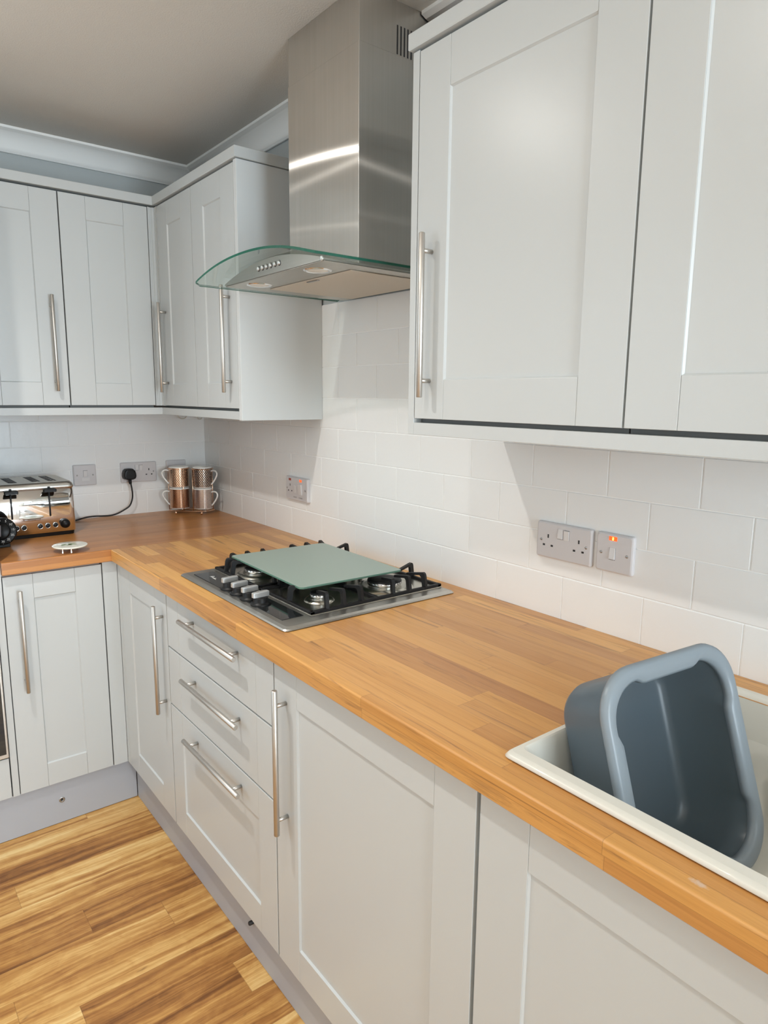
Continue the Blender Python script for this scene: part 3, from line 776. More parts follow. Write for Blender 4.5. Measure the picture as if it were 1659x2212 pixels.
def burner(x, y, r, lab):
    bm = bm_new(); z = ZP + .0012
    add_lathe(bm, [(r * 1.75, 0), (r * 1.66, .003), (r * 1.45, .0055), (r * 1.3, .006), (r * 1.12, .0045), (0, .0045)], (x, y, z), 40); b = link('burner', bm, M['burnerskirt'], t); b['label'] = lab
    bm = bm_new(); add_lathe(bm, [(r * .9, .0045), (r * .9, .007), (r * 1.0, .008), (r * 1.02, .0170), (0, .0170)], (x, y, z), 40); link('burner_ring', bm, M['alu'], b)
    bm = bm_new()
    for k in range(max(12, int(r * 700))):
        a = 2 * PI * k / max(12, int(r * 700)); c, s = math.cos(a), math.sin(a)
        p = Vector((x + c * r * 1.018, y + s * r * 1.018, z + .0152)); q = Vector((-s, c, 0)) * .0007
        vs = [p - q + Vector((0, 0, -.002)), p + q + Vector((0, 0, -.002)), p + q + Vector((0, 0, .002)), p - q + Vector((0, 0, .002))]
        o_ = Vector((c, s, 0)) * .0004
        add_loft(bm, [[v - o_ * 3 for v in vs], [v + o_ for v in vs]], smooth=False)
    link('flame_ports', bm, M['hole'], b)
    bm = bm_new(); add_lathe(bm, [(r * 1.0, .0168), (r * 1.03, .0175), (r * 1.0, .0205), (r * .88, .0218), (0, .0222)], (x, y, z), 40); link('burner_cap', bm, M['iron'], b)
    bm = bm_new(); add_lathe(bm, [(.0028, .004), (.0028, .014), (.0018, .016), (0, .016)], (x - r * 1.42, y + .004, z), 12); link('igniter', bm, M['whiteink'], b)
burner(1.215, -.385, .034, 'medium burner, front left')
burner(1.215, -.170, .034, 'medium burner, back left')
burner(1.522, -.380, .0215, 'small burner, front right')
burner(1.522, -.178, .044, 'large burner, back right')
# cast-iron pan supports: frame, cross bar and raised fingers
def bar(bm, a, b, w, h0, h1):
    """straight bar of width w between plan points a and b, from z h0 to h1, top edges eased"""
    a, b = Vector((a[0], a[1], 0)), Vector((b[0], b[1], 0)); d = (b - a).normalized(); n = Vector((-d.y, d.x, 0))
    pr = [(-w / 2, h0), (w / 2, h0), (w / 2, h1 - .0015), (w / 2 - .0018, h1), (-w / 2 + .0018, h1), (-w / 2, h1 - .0015)]
    add_prism(bm, pr, lambda p, tt: a.lerp(b, tt) + n * p[0] + Vector((0, 0, p[1])), 0, 1)
def finger(bm, foot, tip, w=.0082, top=.9520, drop=.0):
    """upright from the frame that bends over and runs in towards the burner, thinning to its tip"""
    f, t_ = Vector((foot[0], foot[1], 0)), Vector((tip[0], tip[1], 0)); d = (t_ - f); L = d.length; d.normalize(); n = Vector((-d.y, d.x, 0))
    zb = ZP + .002
    # side outline in (along, z)
    out = [(-.006, zb), (-.0012, top + .0015), (.0012, top + .0070), (.0055, top + .0095), (.0115, top + .0085), (L, top - drop), (L, top - .0062 - drop), (.0160, top + .0008), (.0105, top - .0040), (.0062, zb)]
    add_prism(bm, out, lambda p, tt: f + d * p[0] + n * tt + Vector((0, 0, p[1])), -w / 2, w / 2)
for (x0, x1, outer, bx) in ((1.095, 1.3440, -1, 1.215), (1.3590, 1.6080, 1, 1.522)):
    bm = bm_new(); y0, y1 = -.4575, -.0555; zt_ = ZP + .0078; zb_ = ZP + .0016
    for a, b in (((x0 + .005, y0), (x0 + .005, y1)), ((x1 - .005, y0), (x1 - .005, y1)), ((x0, y0 + .005), (x1, y0 + .005)), ((x0, y1 - .005), (x1, y1 - .005)), ((x0 + .005, -.262), (x1 - .005, -.262))):
        bar(bm, a, b, .010, zb_, zt_)
    xo = x0 + .006 if outer < 0 else x1 - .006; xi = x1 - .006 if outer < 0 else x0 + .006; sg = 1 if outer < 0 else -1
    for y in (-.410, -.362, -.311): finger(bm, (xo, y), (xo + sg * .058, y + (.012 if y < -.39 else (-.008 if y > -.33 else 0))))
    for y in (-.213, -.160, -.107): finger(bm, (xo, y), (xo + sg * .058, y + (.012 if y < -.19 else (-.012 if y > -.13 else 0))))
    for y in (-.400, -.350): finger(bm, (xi, y), (xi - sg * .055, y))
    for y in (-.200, -.145): finger(bm, (xi, y), (xi - sg * .055, y))
    finger(bm, (bx - .022, y0 + .006), (bx - .012, y0 + .060)); finger(bm, (bx - .026, y1 - .006), (bx - .016, y1 - .060))
    finger(bm, (bx - .06 * sg, y0 + .006), (bx - .045 * sg, y0 + .05)) if outer < 0 else None
    link('pan_support', bm, M['iron'], t)

# frosted glass board lying on the pan supports
bc = Vector((1.3385, -.2805, 0)); A_ = -.0302
t = thing('glass_board', 'frosted sage green glass worktop saver lying across the hob pan supports', 'glass board', (bc.x, bc.y, .9525))
bm = bm_new(); RM = Matrix.Translation((bc.x, bc.y, 0)) @ Matrix.Rotation(A_, 4, 'Z')
def gr(ins, z): return [RM @ Vector((x, y, z)) for x, y in rrect(.400 - 2 * ins, .306 - 2 * ins, .012, 6)]
add_loft(bm, [gr(.0008, .9565), gr(0, .9573), gr(0, .9607), gr(.0008, .9615)], smooth=False)
for f in bm.faces:
    f.material_index = 1 if len(f.verts) == 4 else 0
link('glass_sheet', bm, [M['frosted'], M['frostededge']], t)
for sx in (-1, 1):
    for sy in (-1, 1):
        bm = bm_new(); p = RM @ Vector((sx * .182, sy * .135, 0)); add_lathe(bm, [(0, 0), (.0055, 0), (.0068, .0008), (.0068, .0040), (0, .0040)], (p.x, p.y, .9524), 20); link('pad', bm, M['clear_pad'], t)

# ------------------------------------------------------------------ sink
t = thing('sink', 'cream composite sink bowl inset at the right end of the worktop', 'sink', (2.58, -.31, ZT))
SX0, SX1, SY0, SY1 = 2.2800, 2.875, -.5635, -.0680
bm = bm_new(); cx, cy = (SX0 + SX1) / 2, (SY0 + SY1) / 2
def sr(x0, x1, y0, y1, z, r): return [Vector((x, y, z)) for x, y in rrect(x1 - x0, y1 - y0, r, 8, (x0 + x1) / 2, (y0 + y1) / 2)]
zr = ZT + .0095
rings = [sr(SX0 + .006, SX1 - .006, SY0 + .006, SY1 - .006, ZT + .0004, .010),
         sr(SX0 + .0006, SX1 - .0006, SY0 + .0006, SY1 - .0006, ZT + .0022, .011), sr(SX0, SX1, SY0, SY1, ZT + .0030, .011),
         sr(SX0 + .0025, SX1 - .0025, SY0 + .0045, SY1 - .0025, ZT + .0072, .010),
         sr(SX0 + .0050, SX1 - .0050, SY0 + .0110, SY1 - .0050, zr, .009),
         sr(SX0 + .0120, SX1 - .0140, SY0 + .0270, SY1 - .0140, zr, .010),
         sr(SX0 + .0140, SX1 - .0160, SY0 + .0295, SY1 - .0160, zr - .002, .012),
         sr(SX0 + .0185, SX1 - .020, SY0 + .0315, SY1 - .020, zr - .012, .020),
         sr(SX0 + .036, SX1 - .036, SY0 + .038, SY1 - .030, zr - .12, .045),
         sr(SX0 + .048, SX1 - .048, SY0 + .050, SY1 - .042, zr - .185, .055),
         sr(SX0 + .070, SX1 - .070, SY0 + .070, SY1 - .062, zr - .2035, .060),
         sr(SX0 + .20, SX1 - .20, SY0 + .18, SY1 - .17, zr - .2050, .04)]
add_loft(bm, rings, cap0=False, cap1=True)
for f in bm.faces:
    if min(v.co.z for v in f.verts) > zr - .0021: f.smooth = False
# underside shell so that the bowl has thickness
rings = [sr(SX0 + .0145, SX1 - .0165, SY0 + .0255, SY1 - .0245, ZT + .0004, .02), sr(SX0 + .0150, SX1 - .018, SY0 + .026, SY1 - .026, zr - .06, .03),
         sr(SX0 + .024, SX1 - .028, SY0 + .028, SY1 - .026, zr - .14, .04), sr(SX0 + .036, SX1 - .036, SY0 + .036, SY1 - .032, zr - .20, .05), sr(SX0 + .07, SX1 - .07, SY0 + .07, SY1 - .062, zr - .215, .05)]
add_loft(bm, rings, cap0=False, cap1=True)
link('sink_bowl', bm, M['ceramic'], t, recalc=False)
bm = bm_new(); add_lathe(bm, [(0, .002), (.030, .002), (.042, .0035), (.045, .001)], (2.62, -.31, zr - .2048), 32); link('drain', bm, M['chrome'], t)

# washing-up bowl standing on edge in the sink
RT = Matrix(((.1254, -.3046, .9442, 2.4440), (.9920, .0258, -.1234, -.3500), (.0133, .9521, .3054, .8870), (0, 0, 0, 1)))
TW, TL_, TD = .290, .334, .118
def tr(w, h, z, r, lip=0.):
    """rounded rectangle with divided sides; lip pushes the middle of each side inwards (the wider grips of the rim)"""
    base = rrect(w, h, r, 10); out = []; n = len(base)
    for i in range(n):
        a, b = Vector(base[i]), Vector(base[(i + 1) % n]); out.append(a)
        if (b - a).length > .05:
            out += [a.lerp(b, k / 24) for k in range(1, 24)]
    res = []
    for p in out:
        x, y = p.x, p.y
        if lip:
            sm = lambda t: 0. if t <= 0 else (1. if t >= 1 else t * t * (3 - 2 * t))
            if abs(abs(y) - h / 2) < 1e-6: y -= math.copysign(lip * sm((w * .285 - abs(x)) / .018), y)
            elif abs(abs(x) - w / 2) < 1e-6: x -= math.copysign(lip * sm((h * .285 - abs(y)) / .018), x)
        res.append((x, y, z))
    return res
bm = bm_new()
outer = [(TW - .086, TL_ - .094, -TD, .030), (TW - .070, TL_ - .078, -TD + .002, .042), (TW - .056, TL_ - .064, -TD + .012, .050), (TW - .044, TL_ - .050, -.060, .056), (TW - .034, TL_ - .038, -.030, .058),
         (TW - .030, TL_ - .034, -.010, .060), (TW - .014, TL_ - .016, -.012, .064), (TW - .003, TL_ - .003, -.011, .066), (TW, TL_, -.007, .067), (TW - .003, TL_ - .003, -.002, .066), (TW - .012, TL_ - .012, .0015, .063),
         (TW - .034, TL_ - .036, .0008, .058, .007), (TW - .042, TL_ - .045, -.004, .056, .007), (TW - .045, TL_ - .048, -.030, .055, .003), (TW - .050, TL_ - .056, -.060, .053), (TW - .062, TL_ - .070, -TD + .014, .046), (TW - .078, TL_ - .086, -TD + .005, .036), (TW - .100, TL_ - .108, -TD + .0035, .026)]
add_loft(bm, [tr(*o) for o in outer], True, True)
bmesh.ops.transform(bm, matrix=RT, verts=bm.verts)
t = thing('washing_up_bowl', 'grey plastic washing-up bowl standing on edge in the cream sink', 'washing-up bowl', RT.translation)
link('basin', bm, M['tub'], t)
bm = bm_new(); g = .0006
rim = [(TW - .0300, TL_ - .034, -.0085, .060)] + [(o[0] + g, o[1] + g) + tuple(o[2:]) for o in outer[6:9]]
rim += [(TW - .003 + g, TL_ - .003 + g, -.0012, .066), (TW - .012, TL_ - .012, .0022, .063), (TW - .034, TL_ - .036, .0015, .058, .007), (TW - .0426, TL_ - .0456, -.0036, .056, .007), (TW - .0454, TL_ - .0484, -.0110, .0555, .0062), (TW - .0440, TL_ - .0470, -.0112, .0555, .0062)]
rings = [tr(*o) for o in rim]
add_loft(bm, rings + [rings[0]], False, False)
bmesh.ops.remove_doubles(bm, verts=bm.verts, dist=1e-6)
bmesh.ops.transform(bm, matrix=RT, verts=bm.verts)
link('rim', bm, M['tubrim'], t)['label'] = 'rolled rim, caught light painted into its paler colour'

# ------------------------------------------------------------------ electrical plates
GS = 'electrical plates on the tiles'
def plate_frame(wall, a, zc):
    """local: u along the wall to the viewer's right, w up, n out of the wall; origin at plate centre"""
    if wall == 'R': return Matrix(((1, 0, 0, a), (0, 0, -1, 0), (0, 1, 0, zc), (0, 0, 0, 1)))
    return Matrix(((0, 0, 1, 0), (1, 0, 0, a), (0, 1, 0, zc), (0, 0, 0, 1)))
def faceplate(t, mt, w, h=.0835, d=.0095):
    bm = bm_new()
    def r(ins, z, rad): return [(x, y, z) for x, y in rrect(w - 2 * ins, h - 2 * ins, rad, 5)]
    add_loft(bm, [r(0, -.0002, .005), r(0, d - .004, .005), r(.0012, d - .0015, .005), r(.004, d, .005)], smooth=False)
    bmesh.ops.transform(bm, matrix=mt, verts=bm.verts); return link('faceplate', bm, M['socket'], t)
def lbox(t, name, mt, u, w, hw, hh, n0, n1, mat, bev=.0004, tilt=0.):
    bm = bm_new(); add_box(bm, -hw, hw, -hh, hh, n0, n1, bev, 1)
    if tilt: bmesh.ops.transform(bm, matrix=Matrix.Rotation(tilt, 4, 'X'), verts=bm.verts)
    bmesh.ops.transform(bm, matrix=mt @ Matrix.Translation((u, w, 0)), verts=bm.verts); return link(name, bm, M[mat], t)
def screw(t, mt, u, w, d):
    bm = bm_new(); add_lathe(bm, [(0, .0008), (.0026, .0006), (.0032, 0)], (u, w, d), 14); add_box(bm, u - .0024, u + .0024, w - .0005, w + .0005, d + .0003, d + .0012)
    bmesh.ops.transform(bm, matrix=mt, verts=bm.verts); return link('screw', bm, M['screw'], t)
def pins(t, mt, u, w, d):
    lbox(t, 'earth_slot', mt, u, w + .0105, .0019, .0042, d - .001, d + .0003, 'hole', .0002)
    for s in (-1, 1): lbox(t, 'pin_slot', mt, u + s * .0112, w - .0105, .0031, .0022, d - .001, d + .0003, 'hole', .0002)
def double_socket(wall, a, zc, label):
    mt = plate_frame(wall, a, zc); p = mt.translation
    t = thing('double_socket', label, 'socket', p, GS); d = .0095
    fp = faceplate(t, mt, .1495)
    for s in (-1, 1):
        pins(t, mt, s * .0415, -.001, d); screw(t, mt, s * .0605, 0, d)
        sw = lbox(t, 'rocker_switch', mt, s * .0085, .0185, .0068, .0110, d - .0012, d + .0016, 'switch', .0005, tilt=.07 * s)
        bm = bm_new(); add_box(bm, s * .0085 - .0075, s * .0085 + .0075, .0068, .0302, d - .0008, d + .00015); bmesh.ops.transform(bm, matrix=mt, verts=bm.verts); link('switch_surround', bm, M['greyink'], sw)
    return t, mt
double_socket('R', 1.9520, 1.0890, 'white double socket on the long tiled wall, left of the lit switch')
dsock, dmt = double_socket('L', -.2990, 1.0865, 'white double socket on the end wall with a black plug in it')
# lit switch beside the sink
mt = plate_frame('R', 2.0810, 1.0893); t = thing('fused_switch', 'white switch with glowing orange neon, right of the double socket', 'switch', mt.translation, GS); d = .0095
faceplate(t, mt, .0880)
lbox(t, 'rocker_switch', mt, -.0035, -.001, .0068, .0125, d - .0012, d + .0018, 'switch', .0005, tilt=-.09)
lbox(t, 'switch_surround', mt, -.0035, -.001, .0076, .0133, d - .0008, d + .00015, 'greyink', .0001)
nl = lbox(t, 'neon_lens', mt, -.0035, .0315, .0095, .0045, d - .001, d + .0012, 'neon', .0008)
lbox(nl, 'neon_core', mt, -.0030, .0315, .0020, .0035, d + .0002, d + .0014, 'neoncore', .0004)
for s in (-1, 1): screw(t, mt, s * .0305, -.001, d)
# cooker control unit
mt = plate_frame('R', .8040, 1.0815); t = thing('cooker_control_unit', 'white cooker switch and socket plate with two red neons, behind the hob', 'switch', mt.translation, GS); d = .0125
faceplate(t, mt, .1480, .0840, d)
pins(t, mt, -.0425, .0015, d)
lbox(t, 'rocker_switch', mt, -.0085, .000, .0058, .0130, d - .001, d + .0016, 'switch', .0004, tilt=.08)
lbox(t, 'rocker_switch', mt, .0290, .0020, .0100, .0190, d - .001, d + .0050, 'switch', .0006, tilt=.10)
lbox(t, 'neon_lens', mt, -.0430, .0315, .0078, .0042, d - .001, d + .0008, 'neonoff', .0005)
lbox(t, 'neon_lens', mt, .0290, .0315, .0078, .0042, d - .001, d + .0008, 'neon', .0005)['label'] = 'lit red neon lens'
for u in (-.0635, .0600): screw(t, mt, u, .000, d)
for s_, u in (('SOCKET', -.0085), ('COOKER', .0290)):
    tb = text_bm(s_, .0062, .0001, mt @ Matrix.Translation((u, -.0295, d + .0002))); link('lettering', tb, M['greyink'], t)
# fused spur and blank plate on the end wall
mt = plate_frame('L', -.5135, 1.0868); t = thing('fused_spur', 'white single switch plate with fuse drawer, above the right end of the toaster', 'switch', mt.translation, GS); d = .0095
faceplate(t, mt, .0870)
lbox(t, 'rocker_switch', mt, .0015, .0065, .0075, .0118, d - .0012, d + .0018, 'switch', .0005, tilt=.07)
lbox(t, 'switch_surround', mt, .0015, .0065, .0083, .0126, d - .0008, d + .00015, 'greyink', .0001)
lbox(t, 'fuse_holder', mt, .0015, -.0175, .0150, .0065, d - .001, d + .0008, 'switch', .0003)
for s in (-1, 1): screw(t, mt, s * .0300, 0, d)
mt = plate_frame('L', -.1375, 1.0875); t = thing('blank_plate', 'plain white electrical plate half hidden behind the copper mugs', 'plate', mt.translation, GS)
faceplate(t, mt, .0870)
for s in (-1, 1): screw(t, mt, s * .0300, 0, d)

# ------------------------------------------------------------------ toaster
TX0, TX1, TY0, TY1 = .045, .297, -.925, -.626; TZ0, TZ1 = .9245, 1.1010
t = thing('toaster', 'chrome four-slot toaster with black levers and buttons on the end worktop', 'toaster', (.17, -.776, ZT))
bm = bm_new(); cx, cy = (TX0 + TX1) / 2, (TY0 + TY1) / 2
def tt_ring(ix, iy, z, r): return [Vector((x, y, z)) for x, y in rrect(TX1 - TX0 - 2 * ix, TY1 - TY0 - 2 * iy, r, 6, cx, cy)]
add_loft(bm, [tt_ring(.000, .000, TZ0, .020), tt_ring(-.002, 0, TZ0 + .05, .022), tt_ring(-.003, 0, TZ0 + .10, .022), tt_ring(.000, .001, TZ1 - .020, .022)], True, True)
link('body', bm, M['chrome'], t)
bm = bm_new(); cap = [(-.001, -.0005, TZ1 - .0205), (-.0015, -.001, TZ1 - .0175), (.0005, .002, TZ1 - .008), (.006, .008, TZ1 - .001), (.012, .014, TZ1)]
add_loft(bm, [tt_ring(ix, iy, z, .020) for ix, iy, z in cap], True, True); lid = link('top_cover', bm, M['steel_x'], t)
for y in (-.686, -.738, -.812, -.864):
    bm = bm_new(); add_box(bm, .085, .245, y - .0135, y + .0135, TZ1 - .004, TZ1 + .0005); link('bread_slot', bm, M['hole'], t)
    bm = bm_new()
    for k in range(5): add_tube(bm, [(.10 + k * .033, y - .008, TZ1 + .0007), (.116 + k * .033, y + .004, TZ1 + .0007)], .0008, 6)
    link('bread_guard', bm, M['screw'], t)
bm = bm_new(); add_loft(bm, [tt_ring(.006, .006, ZT + .0005, .018), tt_ring(.004, .004, TZ0 - .002, .02), tt_ring(.002, .002, TZ0 + .0005, .02)], smooth=False); link('base', bm, M['black'], t)
FX = TX1 + .0025
for y in (-.711, -.831):
    bm = bm_new(); add_tube(bm, [(FX - .0022, y, .984), (FX + .0014, y, .984 + .0005), (FX + .0014, y, 1.074), (FX - .0022, y, 1.0745)], .0028, 8); link('lever_slot', bm, M['hole'], t)
    bm = bm_new()
    add_loft(bm, [[Vector((x, y + p[0], 1.0755 + p[1])) for p in rrect(w, hh, .0035, 4)] for x, w, hh in ((FX - .001, .030, .010), (FX + .004, .040, .013), (FX + .018, .043, .012), (FX + .021, .038, .009))], smooth=False)
    add_box(bm, FX - .001, FX + .006, y - .004, y + .004, 1.080, 1.0875, .001)
    link('lever', bm, M['black'], t)
for y in (-.697, -.722, -.746, -.797, -.820, -.845):
    bm = bm_new(); add_lathe(bm, [(.0085, 0), (.0095, .0012), (.0085, .0022), (.0075, .0015)], (FX - .0008, y, .9495), 20, (1, 0, 0)); b_ = link('button_bezel', bm, M['chrome'], t)
    bm = bm_new(); add_lathe(bm, [(.0077, .0008), (.0074, .0042), (.0055, .0052), (0, .0052)], (FX - .0008, y, .9495), 20, (1, 0, 0)); link('button', bm, M['black'], b_)
for y in (-.6655, -.8765):
    bm = bm_new(); add_lathe(bm, [(.0165, 0), (.0165, .004), (.0150, .012), (.0110, .017), (.004, .0195), (0, .020)], (FX - .001, y, .9520), 28, (1, 0, 0)); link('browning_dial', bm, M['black'], t)
cord = [(.0435, -.3465, 1.046), (.042, -.3425, 1.021), (.038, -.340, .994), (.034, -.343, .971), (.030, -.353, .949), (.029, -.377, .934), (.029, -.405, .922), (.030, -.432, .9175), (.030, -.465, .9185), (.031, -.489, .9205), (.034, -.519, .9205), (.038, -.544, .9175), (.047, -.571, .9140), (.055, -.610, .9138), (.058, -.645, .9138), (.060, -.680, .9160), (.062, -.700, .9190)]
bm = bm_new(); add_tube(bm, spline(cord, 6), .0032, 10); cd = link('power_cord', bm, M['rubber'], t)
bm = bm_new()
# plug: domed body standing off the socket, with a strain relief below
py, pz = -.3460, 1.0790
plug_out = [(0, .0265), (.014, .0255), (.022, .018), (.0255, .006), (.0262, -.006), (.0225, -.0155), (.012, -.0195), (0, -.0205)]
plug_out = plug_out + [(-a, b) for a, b in plug_out[-2:0:-1]]
add_loft(bm, [[Vector((x, py + a * k, pz + b * k)) for a, b in plug_out] for x, k in ((.0100, .90), (.0125, .97), (.030, 1.), (.042, .96), (.0465, .86), (.0475, .7))], smooth=False)
add_tube(bm, [(.032, py, pz - .012), (.036, py - .0005, pz - .026), (.041, py - .0005, pz - .0365)], [.0078, .0066, .0052], 12)
link('plug', bm, M['black'], cd)

# kitchen timer in front of the toaster
tc = Vector((.402, -.8815, .9645)); tn = Vector((.88, -.38, .25)).normalized()
t = thing('kitchen_timer', 'round black dial timer with white numerals at the left edge, before the toaster', 'timer', (tc.x - .01, tc.y, ZT))
bm = bm_new(); add_lathe(bm, [(0, -.026), (.034, -.026), (.040, -.023), (.0435, -.012), (.0450, -.004), (.0438, .0015), (.0415, .003), (0, .003)], tc, 48, tn); link('case', bm, M['black'], t)
bm = bm_new(); add_lathe(bm, [(.0275, .0028), (.027, .010), (.0245, .013), (0, .014)], tc, 40, tn); kn = link('knob', bm, M['black'], t)
bu = Vector((0, 0, 1)); bu = (bu - tn * bu.dot(tn)).normalized(); br = bu.cross(tn)
bm = bm_new(); c_ = tc + tn * .0150
add_tube(bm, [c_ - bu * .018, c_ + bu * .018], .0018, 8); link('pointer', bm, M['greyink'], kn)
for k, num in enumerate(('0', '5', '10', '15', '20', '25', '30', '35', '40', '45', '50', '55')):
    a = math.radians(k * 30 - 8); rd = bu * math.cos(a) + br * math.sin(a); p = tc + tn * .0033 + rd * .0345
    mt = Matrix(((br.x, bu.x, tn.x, p.x), (br.y, bu.y, tn.y, p.y), (br.z, bu.z, tn.z, p.z), (0, 0, 0, 1)))
    link('numeral', text_bm(num, .0098, .0002, mt), M['whiteink'], t)
    p2 = tc + tn * .0036
    bm = bm_new(); add_tube(bm, [p2 + rd * .0405, p2 + rd * .0428], .0005, 6); link('tick', bm, M['whiteink'], t)
bm = bm_new(); fo = Vector((tc.x - .012, tc.y, 0)); add_box(bm, fo.x - .014, fo.x + .014, fo.y - .022, fo.y + .022, ZT + .0003, ZT + .014, .002); link('foot', bm, M['black'], t)

# round stoneware pot stand
pc = Vector((.5765, -.7185, 0)); zt0 = .9305
t = thing('pot_stand', 'small round cream pot stand with leaf print on metal pegs, by the worktop edge', 'pot stand', (pc.x, pc.y, ZT))
bm = bm_new(); add_lathe(bm, [(0, -.0055), (.047, -.0055), (.0512, -.0045), (.0528, -.002), (.0515, .0002), (.049, .0005), (0, 0)], (pc.x, pc.y, zt0), 56); link('disc', bm, M['trivet'], t)
bm = bm_new(); rr_ = random.Random(3)
for k in range(9):
    a = rr_.uniform(0, 2 * PI); d_ = rr_.uniform(0, .021); c = pc + Vector((math.cos(a) * d_, math.sin(a) * d_, zt0 + .0006)); b_ = rr_.uniform(0, PI); L = rr_.uniform(.006, .012)
    u_ = Vector((math.cos(b_), math.sin(b_), 0)); n_ = Vector((-u_.y, u_.x, 0))
    vs = [c - u_ * L, c - u_ * L * .4 + n_ * L * .3, c + u_ * L * .4 + n_ * L * .28, c + u_ * L, c + u_ * L * .4 - n_ * L * .28, c - u_ * L * .4 - n_ * L * .3]
    add_loft(bm, [[v + Vector((0, 0, -.0008)) for v in vs], vs], smooth=False)
link('leaf_print', bm, M['greenink'], t)
bm = bm_new()
for k in range(5):
    a = k * 1.257 + .4; c = pc + Vector((math.cos(a) * .038, math.sin(a) * .038, zt0 + .0005)); add_lathe(bm, [(0, .0003), (.0022, 0)], c, 8)
link('berry_print', bm, M['greenink'], t)
for dx, dy in ((.034, -.030), (.041, -.006), (-.034, .030), (-.041, .006)):
    bm = bm_new(); add_lathe(bm, [(0, .0004), (.0030, .0004), (.0034, .003), (.0026, .005), (.0026, .0152)], (pc.x + dx, pc.y + dy, ZT), 14); link('peg', bm, M['chrome'], t)

# ------------------------------------------------------------------ mugs and wire rack in the corner
AX = Vector((.65, .76, 0)).normalized(); FW = Vector((.76, -.65, 0)).normalized()
LC = Vector((.0870, -.1530, 0)) - AX * .005; RC = LC + AX * .1010
zb = .9300; MH = .0895; MR = .0408
t = thing('mug_rack', 'rose gold wire rack holding two stacks of mugs in the corner', 'mug rack', ((LC + RC) / 2).to_tuple()[:2] + (ZT,))
MC = (LC + RC) / 2
def P(a, f, z): v = MC + AX * a + FW * f; return (v.x, v.y, z)
def capsule(h, r, z, n=14):
    o = []
    for k in range(n + 1): th = -PI / 2 + PI * k / n; o.append(P(h + r * math.cos(th), r * math.sin(th), z))
    for k in range(n + 1): th = PI / 2 + PI * k / n; o.append(P(-h + r * math.cos(th), r * math.sin(th), z))
    return o
bm = bm_new(); add_tube(bm, capsule(.0505, .0455, ZT + .0150), .0016, 8, closed=True); link('base_ring', bm, M['copperwire'], t)
bm = bm_new()
add_tube(bm, [P(-.095, .0, ZT + .0168), P(.095, .0, ZT + .0168)], .0014, 8); add_tube(bm, [P(-.0505, -.045, ZT + .0168), P(-.0505, .045, ZT + .0168)], .0014, 8); add_tube(bm, [P(.0505, -.045, ZT + .0168), P(.0505, .045, ZT + .0168)], .0014, 8)
link('base_bars', bm, M['copperwire'], t)
bm = bm_new(); ztop = zb + 2 * MH - .008
for s in (-1, 1):
    ring = [P(s * .0505 + .0452 * math.cos(k * 2 * PI / 32), .0452 * math.sin(k * 2 * PI / 32), ztop) for k in range(32)]
    add_tube(bm, ring, .0014, 8, closed=True)
link('top_rings', bm, M['copperwire'], t)
for a, f in ((-.0945, .008), (-.020, .0405), (.020, .0405), (.0945, .008), (.0505, -.0455), (-.0505, -.0455)):
    bm = bm_new(); add_tube(bm, [P(a, f, ZT + .0150), P(a, f, ztop)], .0014, 8); link('upright', bm, M['copperwire'], t)
for a, f in ((-.055, .0405), (.055, .0435), (-.055, -.0405), (.055, -.0405)):
    bm = bm_new(); add_lathe(bm, [(0, 0), (.0025, .0008), (.0042, .0032), (.0048, .006), (.0042, .0092), (.0025, .0118), (0, .0132)], P(a, f, ZT + .0003), 16); link('ball_foot', bm, M['copperwire'], t)
def mug(c, z, hdir, kind, label):
    t = thing('mug', label, 'mug', (c.x, c.y, z), 'stacked mugs in the corner rack')
    bm = bm_new()
    add_lathe(bm, [(0, .002), (MR - .009, .002), (MR - .007, 0), (MR - .0045, 0), (MR - .0008, .003), (MR, .005), (MR, MH - .005), (MR - .0006, MH - .002), (MR - .0016, MH), (MR - .0034, MH - .001), (MR - .0042, MH - .006), (MR - .0045, .010), (MR - .012, .0055), (0, .005)], (c.x, c.y, z), 48)
    link('cup', bm, M['china'], t)
    bm = bm_new(); uvl = bm.loops.layers.uv.new('UVMap'); N = 64; r = MR + .00035; R0 = []
    for zz, vv in ((z + .0055, 0), (z + MH - .0048, 1)):
        R0.append([(bm.verts.new((c.x + r * math.cos(2 * PI * k / N), c.y + r * math.sin(2 * PI * k / N), zz)), k / N, vv) for k in range(N)])
    for k in range(N):
        q = [R0[0][k], R0[0][(k + 1) % N], R0[1][(k + 1) % N], R0[1][k]]
        f = bm.faces.new([a[0] for a in q]); f.smooth = True
        for lp, a, kk in zip(f.loops, q, (k, k + 1, k + 1, k)): lp[uvl].uv = (kk / N, a[2])
    link('foil_band', bm, M['mug_' + kind], t, recalc=False)
    bm = bm_new(); h = Vector(hdir).normalized(); pt = lambda o, zz: Vector((c.x, c.y, z + zz)) + h * (MR + o)
    add_tube(bm, spline([pt(-.003, .071), pt(.010, .0745), pt(.022, .071), pt(.027, .060), pt(.022, .045), pt(.012, .030), pt(.003, .019), pt(-.003, .015)], 5), .0033, 10)
    link('handle', bm, M['china'], t)
hl = -AX * .92 + FW * .30; hr = AX * .95 + FW * .22
mug(LC, zb, hl, 'copper', 'bottom left mug, copper foil with dark nested diamonds')
mug(RC, zb, hr, 'pale', 'bottom right mug, pale rose foil with nested diamonds')
mug(LC, zb + MH, hl, 'dash', 'top left mug, copper foil with small dark dashes')
mug(RC, zb + MH, hr, 'dots', 'top right mug, black with rose gold dots')

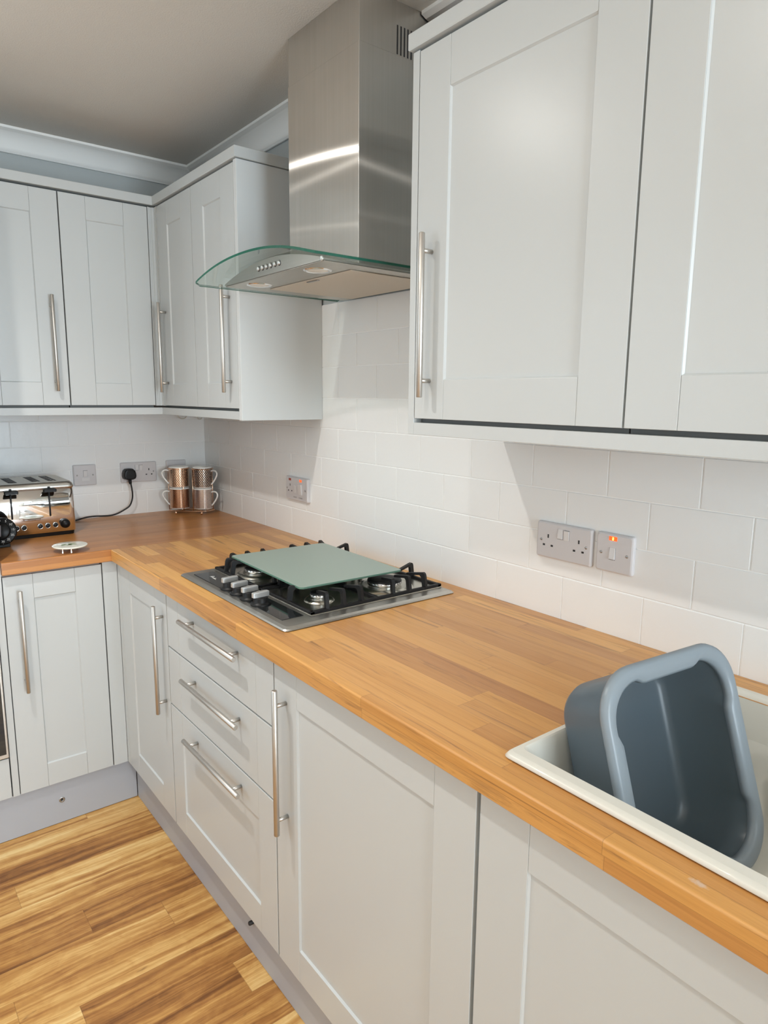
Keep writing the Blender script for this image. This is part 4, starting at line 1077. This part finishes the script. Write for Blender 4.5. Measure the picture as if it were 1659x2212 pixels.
# ------------------------------------------------------------------ lamps in the ceiling
LP = [(1.26, -1.235), (2.06, -1.235), (2.95, -1.45), (.9, -2.3), (2.3, -2.3)]
LW = [40, 8, 1.5, 5, 4]
for i, (x, y) in enumerate(LP):
    t = thing('ceiling_downlight', ('round recessed ceiling downlight in front of the cooker hood', 'round recessed ceiling downlight in front of the sink', 'round recessed ceiling downlight near the window', 'round recessed ceiling downlight in the far corner opposite the hob', 'round recessed ceiling downlight opposite the sink')[i], 'ceiling light', (x, y, CEIL - .004), 'recessed downlights')
    bm = bm_new(); add_lathe(bm, [(.030, -.0005), (.031, -.003), (.042, -.0045), (.045, -.002), (.045, -.0001)], (x, y, CEIL), 32); link('trim_ring', bm, M['chrome'], t)
    bm = bm_new(); add_lathe(bm, [(0, -.0012), (.030, -.0012)], (x, y, CEIL), 28); link('lens', bm, M['lampglow'], t)
    # wide spill of the lens and, inside it, the main beam of the reflector lamp
    li = bpy.data.lights.new('downlight_spill', 'AREA'); li.shape = 'DISK'; li.size = .056; li.energy = (4.2, 2.2, .6, .5, .5)[i]; li.color = (1., .965, .91)
    lo = bpy.data.objects.new('downlight_spill', li); COL.objects.link(lo); lo.location = (x, y, CEIL - .0065)
    li = bpy.data.lights.new('downlight_beam', 'SPOT'); li.energy = LW[i]; li.color = (1., .965, .91); li.spot_size = math.radians(132); li.spot_blend = .8; li.shadow_soft_size = .022
    lo = bpy.data.objects.new('downlight_beam', li); COL.objects.link(lo); lo.location = (x, y, CEIL - .008)
# daylight through the opening behind the camera; added fill through the one opposite the hob
def daylight(name, loc, rot, sx, sy, e, col):
    li = bpy.data.lights.new(name, 'AREA'); li.shape = 'RECTANGLE'; li.size = sx; li.size_y = sy; li.energy = e; li.color = col
    lo = bpy.data.objects.new(name, li); COL.objects.link(lo); lo.location = loc; lo.rotation_euler = rot
daylight('daylight_back', (XB + .16, (WY0 + WY1) / 2, (WZ0 + WZ1) / 2), (PI / 2, 0, PI / 2), WY1 - WY0, WZ1 - WZ0, 150, (.80, .91, 1.))
daylight('added_fill_front', ((VX0 + VX1) / 2, YF - .16, (VZ0 + VZ1) / 2), (PI / 2, 0, 0), VX1 - VX0, VZ1 - VZ0, 11, (.78, .90, 1.))

w = bpy.data.worlds.new('World'); scene.world = w; w.use_nodes = True
bg = w.node_tree.nodes['Background']; bg.inputs[0].default_value = (.72, .85, 1., 1); bg.inputs[1].default_value = 1.2

# ------------------------------------------------------------------ camera
cam = bpy.data.cameras.new('camera'); co = bpy.data.objects.new('camera', cam); COL.objects.link(co)
co.location = (2.8707, -1.2452, 1.4100); co.rotation_euler = (1.4016, -.0094, .9046)
cam.sensor_fit = 'VERTICAL'; cam.sensor_height = 36.; cam.lens = 1466.13 / 2212 * 36.
cam.clip_start = .02
scene.camera = co

scene.view_settings.view_transform = 'Standard'; scene.view_settings.look = 'None'
scene.view_settings.gamma = 1.; scene.view_settings.use_curve_mapping = False
scene.view_settings.exposure = 0.13
cy_ = scene.cycles
cy_.use_denoising = True; cy_.max_bounces = 10; cy_.diffuse_bounces = 6; cy_.glossy_bounces = 5; cy_.transmission_bounces = 6; cy_.transparent_max_bounces = 10
cy_.sample_clamp_indirect = 6.; cy_.caustics_reflective = False; cy_.caustics_refractive = False
